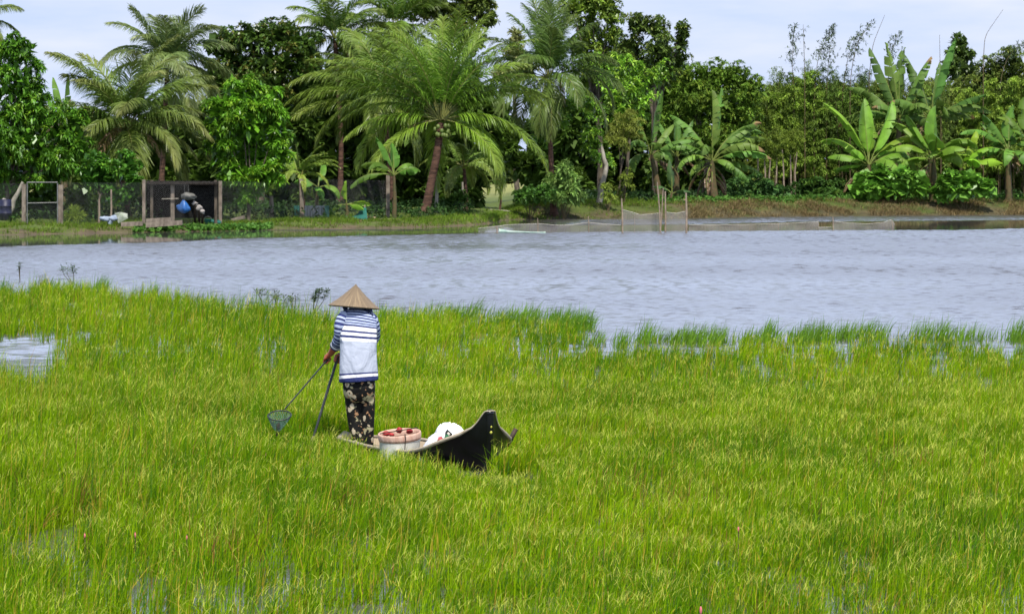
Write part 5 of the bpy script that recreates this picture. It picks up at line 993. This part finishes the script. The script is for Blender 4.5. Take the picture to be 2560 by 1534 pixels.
#PART4
# ------------------------------------------------------------------ bank vegetation (stuff)
def bank_grass():
    rg = np.random.default_rng(41); mb = MB(); n = 62000
    X = np.where(rg.random(n) < .30, rg.uniform(-26, 2, n), rg.uniform(-1, 45, n)); t = np.abs(rg.normal(0, 4.5, n)) + rg.uniform(0, 5, n); Rr = ss(X, -.9, 1.6)
    t = np.where((Rr > .5) & (rg.random(n) < .5), rg.uniform(.4, 8, n), t); Y = edge_y(X) + t; Z = terrain(X, Y)
    dens = .55 + .6 * fieldnoise(X, Y, 3.5, 51); spit = np.exp(-((X + 1.6) / 1.8) ** 2); onb = ss(X, 8, 11)
    keep = rg.random(n) < np.clip(dens * (.65 + .9 * spit) * np.where(Rr > .5, np.where(t < 3, .5 + .6 * onb, 1.0), 1), .05, 1); X, Y, Z, t, Rr, onb, spit = [a[keep] for a in (X, Y, Z, t, Rr, onb, spit)]; n = len(X)
    for k in range(4):
        B_ = np.stack([X + rg.normal(0, .06, n), Y + rg.normal(0, .06, n), Z - .02], -1); dry = np.clip(onb * ss(-t, -5.5, -2.5) * .62 + .25 * Rr * ss(-t, -5, -1) + .12, 0, 1) > rg.random(n)
        lush = ss(t, 4, 7) * Rr; h = rg.uniform(.10, .26, n) * (1 + .7 * lush + .8 * dry * onb) * (1 + .25 * spit)
        colg = np.array([.13, .215, .022]) * rg.uniform(.5, 1.2, (n, 1)); colg = colg * (1 + .35 * spit[:, None]); cold = np.array([.24, .18, .085]) * rg.uniform(.6, 1.2, (n, 1))
        blades(mb, B_, h, rg.uniform(0, 6.28, n), np.abs(rg.normal(.4, .3, n)) + .55 * dry, rg.uniform(.016, .032, n), np.where(dry[:, None], cold, colg), 2)
    tag(mb.build('bank_grass', M['rice']), 'green and dry straw-coloured grass on the far bank', 'grass', kind='stuff')
    # low creeping leaves on the right bank top and at the left water's edge
    mb = MB(); n = 5200; X = np.where(rg.random(n) < .75, rg.uniform(8.5, 36, n), rg.uniform(-16.5, -11, n)); t = np.where(X > 0, rg.uniform(4.2, 11, n), rg.uniform(.3, 2.4, n)); Y = edge_y(X) + t
    k = rg.random(n) < np.clip(.55 + .6 * fieldnoise(X, Y, 2.2, 61), .05, 1); X, Y = X[k], Y[k]; n = len(X)
    Z = terrain(X, Y) + rg.uniform(.02, .34, n) * (X > 0) + rg.uniform(.02, .12, n) * (X < 0)
    rosettes(mb, np.stack([X, Y, Z], -1), nrm(rg.normal(0, .5, (n, 3)) + [0, -.3, 1]), 5, .20, .14, np.tile([.085, .20, .028], (n, 1)) * rg.uniform(.6, 1.3, (n, 1)), rg, (40, 100), .15)
    tag(mb.build('ground_cover', M['matte_leaf']), 'low creeping leaves covering the bank', 'ground cover', kind='stuff')
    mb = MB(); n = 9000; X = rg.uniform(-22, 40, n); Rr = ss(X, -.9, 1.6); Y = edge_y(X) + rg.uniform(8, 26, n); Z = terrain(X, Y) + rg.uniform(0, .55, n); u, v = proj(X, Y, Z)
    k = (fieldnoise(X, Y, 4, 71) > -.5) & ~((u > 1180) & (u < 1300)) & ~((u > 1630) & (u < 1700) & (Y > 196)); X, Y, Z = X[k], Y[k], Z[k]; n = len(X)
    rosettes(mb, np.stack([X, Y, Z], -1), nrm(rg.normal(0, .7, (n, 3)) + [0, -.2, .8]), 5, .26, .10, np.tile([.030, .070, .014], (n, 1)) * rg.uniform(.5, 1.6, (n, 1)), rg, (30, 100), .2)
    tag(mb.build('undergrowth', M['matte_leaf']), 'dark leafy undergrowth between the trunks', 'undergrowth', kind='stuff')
bank_grass()

# ------------------------------------------------------------------ fence, gate and yard things on the left bank
FD = 141.6
def fz(u, d=FD): return base(u, d)[2]
def mesh_panel(mb, ua, ub, va, vb, d, sp=.085, r=.0022, d2=None):
    d2 = d if d2 is None else d2; a = P(ua, vb, d); b = P(ub, vb, d2); h = P(ua, va, d)[2] - a[2]; w = b[0] - a[0]
    for sg in (1, -1):
        o = -h
        while o < w:
            x0, z0, x1, z1 = o, 0., o + h, h
            if x0 < 0: z0 = -x0; x0 = 0
            if x1 > w: z1 = h - (x1 - w); x1 = w
            if x1 > x0 + .02:
                X0, X1 = (x0, x1) if sg > 0 else (w - x0, w - x1)
                yy = lambda X_: d + (d2 - d) * X_ / w + sg * .004; zz = lambda X_: (b[2] - a[2]) * X_ / w + a[2]
                mb.tube([[a[0] + X0, yy(X0), zz(X0) + z0], [a[0] + X1, yy(X1), zz(X1) + z1]], r, 3, cap=False)
            o += sp
fence = thing('wire_fence', 'chain-link fence on concrete posts along the left bank', 'fence', base(560, FD))
for (u, vt, w_, pd) in [(360, 449, .135, FD), (551, 452, .145, 146), (756, 447, .18, 154), (970, 438, .18, 160)]:
    b0 = base(u, pd); tp = P(u + (-3 if u == 756 else 0), vt, pd); mb = MB(); mb.bar(b0 + [0, 0, -.3], [tp[0], pd, tp[2]], w_, .15); mb.build('post', M['concrete'], fence, smooth=False)
for (ua, ub, va, vb, da, db) in [(156, 357, 456, 561, FD, FD), (363, 548, 450, 560, FD, 146), (554, 753, 452, 555, 146, 154), (759, 967, 447, 546, 154, 160), (-60, 55, 458, 566, FD, FD)]:
    mb = MB(); mesh_panel(mb, ua, ub, va, vb, da + .06, d2=db + .06); mb.build('netting', M['wire'], fence, smooth=False)
gate = thing('gate', 'wire gate in a thin pipe frame between two concrete posts', 'gate', base(105, FD - .2))
for (u, vt, w_) in [(60, 460, .17), (152, 462, .20)]:
    b0 = base(u, FD - .2); tp = P(u, vt, FD - .2); mb = MB(); mb.bar(b0 + [0, 0, -.3], tp, w_, .16); mb.build('post', M['concrete'], gate, smooth=False)
gd = FD - .3
for (a, b) in [((68, 456), (68, 565)), ((144, 458), (144, 565)), ((68, 456), (144, 456)), ((68, 508), (144, 506.5)), ((68, 565), (144, 565))]:
    mb = MB(); mb.tube([P(*a, gd), P(*b, gd)], .026, 8); mb.build('frame_pipe', M['pipe'], gate)
mb = MB(); mesh_panel(mb, 69, 143, 508, 564, gd + .03); mb.build('netting', M['wire'], gate, smooth=False)
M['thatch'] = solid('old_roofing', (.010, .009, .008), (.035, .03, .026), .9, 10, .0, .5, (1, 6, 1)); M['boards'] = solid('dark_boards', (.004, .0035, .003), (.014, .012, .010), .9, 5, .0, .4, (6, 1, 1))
shed = thing('shed', 'low open dark shed with old roof behind the chain-link fence', 'shed', base(470, 146))
def slab(mb, ua, ub, v0, d0, v1, d1, th=.05):
    a, b, c_, e = P(ua, v0, d0), P(ub, v0, d0), P(ub * 1.0, v1, d1), P(ua, v1, d1)
    V = np.array([a, b, c_, e]); V = np.vstack([V, V - [0, 0, th]]); mb.add(V, [[0, 1, 2, 3], [7, 6, 5, 4], [0, 4, 5, 1], [1, 5, 6, 2], [2, 6, 7, 3], [3, 7, 4, 0]])
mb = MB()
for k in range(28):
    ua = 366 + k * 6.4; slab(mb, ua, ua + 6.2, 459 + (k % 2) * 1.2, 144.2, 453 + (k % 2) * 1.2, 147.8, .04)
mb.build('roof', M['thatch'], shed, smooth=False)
for (u, d, vt) in [(432, 144.5, 462), (380, 144.6, 462), (540, 144.6, 462), (380, 147.6, 450), (540, 147.6, 450)]:
    b0 = base(u, d, -.2); mb = MB(); mb.bar(b0, [b0[0], d, P(u, vt, d)[2]], .17 if u == 432 else .12, .14); mb.build('post', M['concrete' if u == 432 else 'bark'], shed, smooth=False)
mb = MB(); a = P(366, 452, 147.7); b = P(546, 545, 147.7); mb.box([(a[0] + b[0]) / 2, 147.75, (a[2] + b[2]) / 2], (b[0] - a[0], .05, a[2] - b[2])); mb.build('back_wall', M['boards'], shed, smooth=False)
mb = MB(); mb.bar(P(404, 497, 144.35), P(446, 496, 144.35), .05, .04); mb.build('rail', M['palebark'], shed, smooth=False)
def simple(name, label, cat, loc, mb, mat, group=None, smooth=True):
    return tag(mb.build(name, M[mat], None, smooth, loc), label, cat, group)
M['bluebag'] = solid('blue_plastic', (.012, .075, .26), (.03, .14, .40), .4, 12, .5, .5); M['tarp'] = solid('dirty_tarp', (.09, .09, .08), (.18, .175, .155), .7, 6, .3, .6); M['tealtarp'] = solid('teal_tarp', (.012, .085, .07), (.025, .14, .11), .6, 6, .3, .5)
M['sheet'] = solid('grey_sheet', (.22, .24, .25), (.38, .40, .41), .6, 4, .4, .3); M['greentarp'] = solid('faded_green_sheet', (.16, .20, .13), (.40, .42, .36), .7, 5, .3, .5); M['bluecloth'] = solid('pale_blue_cloth', (.20, .25, .33), (.34, .39, .46), .8, 8, .2, .5)
M['navy'] = solid('navy_drum', (.006, .007, .03), (.010, .012, .05), .5, 6); M['debris'] = solid('pale_scraps', (.2, .18, .16), (.42, .38, .35), .8, 14, .2, .5)
# hanging blue bag
def bag():
    d = 144.0; c = P(460, 518, d); r = thing('plastic_bag', 'blue plastic bag hanging in the shed below the grey bundle', 'bag', (c[0], d, c[2] - .3)); mb = MB()
    rows = []
    for v, hw, hd in [(500, 2, .03), (504, 5, .06), (510, 9, .12), (518, 14, .16), (524, 15, .16), (529, 10, .12), (533, 3, .05)]:
        th = np.arange(20) / 20 * 6.2832; q = P(460 + (526 - v) * -.05, v, d); k = 1 + .22 * np.sin(5 * th + v) + .1 * np.sin(9 * th); rows.append(q + np.stack([hw * d / F * k * np.cos(th), hd * k * np.sin(th), 0 * th], -1))
    mb.grid(np.array(rows), closed_u=True).build('bag', M['bluebag'], r)
    mb = MB(); mb.ball(P(446, 517, d), (.10, .06, .09), 12, 8, noise=.2, seed=2); mb.build('bag_flap', M['bluebag'], r)
    mb = MB(); mb.tube([P(461, 501, d), P(461, 462, d + .1)], .008, 5); mb.build('string', M['wire'], r)
bag()
def bundle(name, label, cat, u, v, d, r, mat, seed, noise=.16, n=18, hang=None):
    c = P(u, v, d); o = thing(name, label, cat, (c[0], d, c[2] - r[2])); mb = MB(); mb.ball(c, r, n, 12, noise=noise, seed=seed); mb.build('body', M[mat], o)
    if hang: m2 = MB(); m2.tube([c + [0, 0, r[2] * .8], P(hang[0], hang[1], d)], .008, 5); m2.build('string', M['wire'], o)
    return o
bundle('bundle', 'grey-white wrapped bundle slung under the shed roof', 'bundle', 471, 491, 144.2, (.36, .2, .17), 'tarp', 1, hang=(471, 462))
for k, (u, v, s_, lb) in enumerate([(487, 508, .12, 'pale scrap bag below the grey bundle'), (498, 519, .14, 'pinkish white scrap heap, largest of the pale scraps in the shed'), (506, 529, .13, 'white scrap bag lowest in the shed heap'), (520, 541, .12, 'teal plastic bucket standing at the shed mouth')]):
    d = 144.3; b0 = base(u, d)
    if k < 3: o = bundle('scrap_bag', lb, 'scrap', u, v, d, (s_, s_ * .7, s_ * .8), 'debris', 10 + k, .25); m2 = MB(); c = P(u, v, d); m2.bar([c[0], d, b0[2] - .1], c, .10, .10); m2.build('support', M['boards'], o)
    else:
        o = thing('bucket', lb, 'bucket', b0); m2 = MB(); m2.lathe([(0, .0), (.12, .0), (.16, .34), (.17, .35), (.155, .35), (.115, .03), (0, .03)], b0, 20); m2.build('body', M['tealtarp'], o); m2 = MB(); th = np.linspace(0, math.pi, 12); m2.tube(b0 + np.stack([.16 * np.cos(th), 0 * th, .34 + .12 * np.sin(th)], -1), .008, 5); m2.build('handle', M['wire'], o)
mb = MB(); b0 = base(535, 145); mb.ball(b0 + [0, 0, .12], (.34, .22, .16), 16, 10, noise=.2, seed=31); simple('plastic_sheet', 'crumpled teal plastic sheet at the foot of the concrete post', 'sheet', b0, mb, 'tealtarp')
# concrete beams
for (ua, va, ub, vb, d, w_, lb) in [(303, 561, 357, 558.5, 140.6, .2, 'concrete beam lying left of the fence post'), (366, 552.5, 428, 548.5, 141.0, .2, 'upper concrete beam of the stacked pair right of the fence post'), (365, 563, 456, 556, 140.4, .21, 'lower longer concrete beam of the stacked pair right of the fence post'), (578, 551, 612, 542, 149, .16, 'short pale slab tilted on the grass beside the dark yard')]:
    mb = MB(); a, b = P(ua, va, d), P(ub, vb, d); mb.bar(a, b, .22, w_); simple('concrete_beam', lb, 'beam', (a[0], d, a[2]), mb, 'concrete', 'concrete beams on the left bank', False)
def sheet_lump():
    b0 = base(305, 141.6); r = thing('tarpaulin', 'grey-green folded tarpaulin sheet leaning on the grass', 'tarpaulin', b0); mb = MB()
    q = [P(u, v, 141.6 + dd) for u, v, dd in [(286, 533, .25), (300, 530, .1), (318, 534, 0), (319, 546, -.1), (310, 551, -.15), (296, 558, -.2)]]; q = np.array(q); ctr = q.mean(0) + [0, -.18, .05]; bk = q + [0, .25, 0]
    V = np.vstack([q, ctr, bk]); n = len(q); i = np.arange(n); T = np.vstack([np.stack([i, (i + 1) % n, np.full(n, n)], -1)]); Q = np.stack([i, i + n + 1, (i + 1) % n + n + 1, (i + 1) % n], -1); mb.add(V, Q, T); mb.build('sheet', M['greentarp'], r, smooth=False)
sheet_lump()
mb = MB(); b0 = base(272, 141.5)
for (u, v, rx_, rz_) in [(258, 546, .16, .09), (270, 547, .26, .12), (282, 546, .22, .14), (276, 556, .1, .14)]: mb.ball(P(u, v, 141.5), (rx_, .16, rz_), 14, 9, noise=.22, seed=int(u))
simple('cloth', 'pale blue cloth heap left of the folded tarpaulin', 'cloth', b0, mb, 'bluecloth')
def drum():
    b0 = base(14, 143.4); r = thing('drum', 'dark navy drum standing by the mango trunk', 'drum', b0); mb = MB(); mb.lathe([(0, -.05), (.27, -.05), (.28, .3), (.29, .31), (.28, .32), (.28, .62), (.29, .63), (.28, .64), (.27, .93), (.25, .93), (.25, .90), (0, .90)], b0, 28); mb.build('body', M['navy'], r)
    mb = MB(); mb.ball(b0 + [-.05, -.1, .94], (.09, .07, .05), 10, 8); mb.build('cap', M['debris'], r)
drum()
for (u, vt, lb) in [(247, 497, 'rough stake right of the spiky grass bush'), (277, 473, 'pale stake behind the folded tarpaulin')]:
    mb = MB(); b0 = base(u, 143.2, -.2); mb.tube([b0, b0 * .5 + P(u + 1, vt, 143.2) * .5 + [.02, 0, 0], P(u + 1, vt, 143.2)], [.05, .045, .04], 7); simple('stake', lb, 'stake', b0, mb, 'stick', 'wooden stakes in the yard')
# corrugated sheet fence
def corr():
    d = 156.; r = thing('sheet_fence', 'low corrugated grey sheet fence with teal ends beside the post', 'fence', base(785, d)); a, b = P(758, 543, d), P(812, 543, d); h = P(758, 514, d)[2] - a[2]; x = np.linspace(a[0], b[0], 110); y = d + .03 * np.sin((x - a[0]) * 2 * math.pi / .14)
    A = np.stack([np.stack([x, y, np.full_like(x, a[2] - .1)], -1), np.stack([x, y, np.full_like(x, a[2] + h)], -1), np.stack([x, y + .012, np.full_like(x, a[2] + h)], -1), np.stack([x, y + .012, np.full_like(x, a[2] - .1)], -1)]); mb = MB(); mb.grid(A); mb.build('sheet', M['sheet'], r)
    for ua, ub in ((735, 752), (812, 823)):
        mb = MB(); a, b = P(ua, 543, d), P(ub, 514, d); mb.box([(a[0] + b[0]) / 2, d - .03, (a[2] + b[2]) / 2], (b[0] - a[0], .05, b[2] - a[2])); mb.build('end_panel', M['tealtarp'], r, smooth=False)
corr()
def netpile():
    d = 157; r = thing('shade_net', 'dark teal shade net draped over sticks right of the sheet fence', 'net', base(885, d)); U = np.linspace(0, 1, 15)
    top = np.array([P(857 + 58 * u, 548 - 30 * u ** 1.3 - 3 * math.sin(u * 9), d) for u in U]); bot = np.array([P(853 + 66 * u, 549, d - .8) for u in U]); bot[:, 2] = [float(terrain(p[0], p[1])) + .02 for p in bot]; mid = (top + bot) / 2 + [0, .1, -.06]
    A = np.stack([bot, mid, top, top + [0, .03, -.01], mid + [0, .03, 0], bot + [0, .03, 0]]); mb = MB(); mb.grid(A); mb.build('netting', M['tealtarp'], r)
    mb = MB(); mb.tube([base(912, d, -.1), P(912, 512, d)], .03, 6); mb.build('stick', M['stick'], r)
netpile()
mb = MB(); mb.tube([P(30, 520, 146), P(34, 500, 146), P(46, 480, 146), P(57, 455, 146)], [.13, .11, .09, .07], 9); mb.tube([base(8, 146, -.1), P(20, 535, 146), P(30, 520, 146)], [.16, .14, .13], 9); simple('bent_limb', 'bare grey bent limb curving up beside the left gate post', 'tree', base(8, 146), mb, 'palebark')
# logs and driftwood on the muddy bank near the curved palm
for k, (ua, va, ub, vb, d, r_0, lb) in enumerate([(900, 532, 960, 536, 158, .07, 'dark driftwood log left of the palm foot'), (1225, 513, 1300, 509, 181, .05, 'thin pale branch lying on the muddy bank'), (1660, 503, 1715, 500, 190, .10, 'reddish plank lying across behind the stakes'), (945, 545, 1010, 533, 157, .05, 'brown fallen frond stalk before the curved palm')]):
    mb = MB(); a, b = P(ua, va, d), P(ub, vb, d); a[2] = max(float(terrain(a[0], d)) + r_0 * .5, a[2] - .4); b[2] = float(terrain(b[0], d)) + r_0 * .6 if k != 2 else b[2]; mb.tube([a, (a + b) / 2 + [0, .05, .03], b], [r_0, r_0 * .9, r_0 * .6], 8); simple('log', lb, 'log', (a[0], d, a[2]), mb, 'timber' if k != 1 else 'palebark', 'fallen wood on the muddy bank')
for k, (u, ut, vt, d, w_, lb) in enumerate([(1090, 1094, 440, 170, .16, 'pale grey support post just right of the curved palm trunk'), (1160, 1158, 455, 178, .2, 'short grey stump of trunk behind the hanging fronds'), (680, 678, 490, 153, .2, 'dim concrete post behind the young palm')]):
    mb = MB(); b0 = base(u, d, -.2); mb.tube([b0, P(ut, vt, d)], [w_ / 2 * 1.2, w_ / 2 * .9], 9); simple('trunk_post', lb, 'post', b0, mb, 'palebark' if k < 2 else 'concrete', 'posts among the palms')

# ------------------------------------------------------------------ fish nets on stakes in the lake
def net_mat():
    m, t, b, o = new_mat('fine_net'); b.inputs['Base Color'].default_value = (.27, .26, .245, 1); b.inputs['Roughness'].default_value = .9; b.inputs['Specular IOR Level'].default_value = .1
    tr = N(t, 'ShaderNodeBsdfTransparent'); mxs = N(t, 'ShaderNodeMixShader'); g2 = N(t, 'ShaderNodeNewGeometry'); n = N(t, 'ShaderNodeTexNoise'); n.inputs['Scale'].default_value = 1.6; n.inputs['Detail'].default_value = 4; t.links.new(g2.outputs['Position'], n.inputs['Vector'])
    r = N(t, 'ShaderNodeMapRange'); r.inputs[3].default_value = .25; r.inputs[4].default_value = .68; t.links.new(n.outputs[0], r.inputs[0]); t.links.new(r.outputs[0], mxs.inputs[0])
    t.links.new(tr.outputs[0], mxs.inputs[1]); t.links.new(b.outputs[0], mxs.inputs[2]); t.links.new(mxs.outputs[0], o.inputs[0]); return m
M['net'] = net_mat(); M['cord'] = solid('pale_cord', (.40, .38, .32), (.5, .47, .40), .8, 10)
def netrow(label, pts, stakes, group=None):
    """pts: (u, v_top, v_bottom) along the net; d from its foot on the water"""
    P0 = np.array(pts, float); k = np.linspace(0, len(P0) - 1, (len(P0) - 1) * 10 + 1); S = np.stack([np.interp(k, np.arange(len(P0)), P0[:, i]) for i in range(3)], -1)
    A = []
    for u, vt, vb in S:
        b = G(u, vb); t = P(u, vt, b[1]); y = .05 * math.sin(u * .07); A.append([t + [0, y, 0], t * .5 + b * .5 + [0, y * 2, 0], b + [0, y, -.12]])
    A = np.array(A); c = A[len(A) // 2, 2]; r = thing('fish_net', label, 'fish net', (c[0], c[1], -.3), group)
    mb = MB(); mb.grid(A); mb.build('netting', M['net'], r)
    mb = MB(); mb.tube(A[:, 0], .012, 5); mb.build('top_cord', M['cord'], r)
    for (u, vt, vb, w_, ut) in stakes:
        b = G(u, vb); t = P(ut, vt, b[1] - .03); mb = MB(); mb.tube([b + [0, -.03, -.4], b * .5 + t * .5 + [.015, -.03, 0], t], [w_, w_ * .9, w_ * .75], 7); mb.build('stake', M['stick'], r)
NG = 'fish nets in the lake'
netrow('low sagging net on thin stakes left of the tall net pen', [(1195, 571, 580), (1270, 562, 580), (1344, 559, 580), (1390, 563, 580), (1430, 562, 580), (1471, 556, 580), (1510, 560, 580), (1552, 563, 580)], [(1344, 545, 580, .02, 1344), (1471, 540, 580, .02, 1471), (1242, 566, 582, .03, 1242)], NG)
netrow('tall brown net panel at the left of the pen, hung between thick stakes', [(1556, 524, 581), (1586, 532, 581), (1600, 537, 581), (1630, 535, 581), (1652, 532, 580)], [(1556, 496, 582, .04, 1554), (1652, 455, 581, .035, 1643), (1650, 470, 580, .03, 1658), (1586, 536, 580, .012, 1586)], NG)
netrow('tall brown net panel at the right of the pen, beside the yellow cane', [(1662, 530, 580), (1690, 533, 580), (1716, 528, 580)], [(1663, 478, 580, .04, 1663), (1716, 482, 582, .05, 1715)], NG)
netrow('long low grey net reaching right from the pen', [(1722, 562, 577), (1800, 562, 577), (1890, 561, 576), (1990, 558, 575), (2045, 554, 575), (2046, 568, 575), (2080, 568, 575)], [(1945, 558, 576, .014, 1945), (2046, 552, 575, .018, 2045)], NG)
netrow('last low net at the right end, rising to a pale corner', [(2082, 553, 575), (2120, 557, 575), (2165, 560, 574), (2205, 557, 574), (2228, 549, 574), (2236, 560, 574)], [(2082, 542, 576, .025, 2082), (2232, 549, 575, .02, 2229)], NG)
def dinghy():
    M['palegreen'] = solid('pale_green_paint', (.20, .34, .28), (.42, .52, .46), .5, 5, .4, .3); b0 = G(1268, 583); r = thing('raft', 'small pale green float lying low at the left end of the nets', 'float', (b0[0], b0[1], -.05)); w_ = F / b0[1]; A = []
    for s_, hw, h in [(0, .03, .20), (.15, .14, .17), (.4, .2, .12), (.9, .22, .09), (1.4, .2, .07), (1.8, .12, .06), (2.0, .03, .07)]:
        x = b0[0] - .35 + s_; A.append([[x, b0[1] - hw, h], [x, b0[1] - hw * .7, .0], [x, b0[1], -.05], [x, b0[1] + hw * .7, 0], [x, b0[1] + hw, h], [x, b0[1] + hw * .8, h - .02], [x, b0[1], h - .05], [x, b0[1] - hw * .8, h - .02]])
    mb = MB(); mb.grid(np.array(A), closed_u=True); mb.build('hull', M['palegreen'], r)
    mb = MB(); mb.tube([[b0[0] - .42, b0[1], -.2], [b0[0] - .43, b0[1], .22]], .02, 6); mb.build('mooring_peg', M['stick'], r)
dinghy()
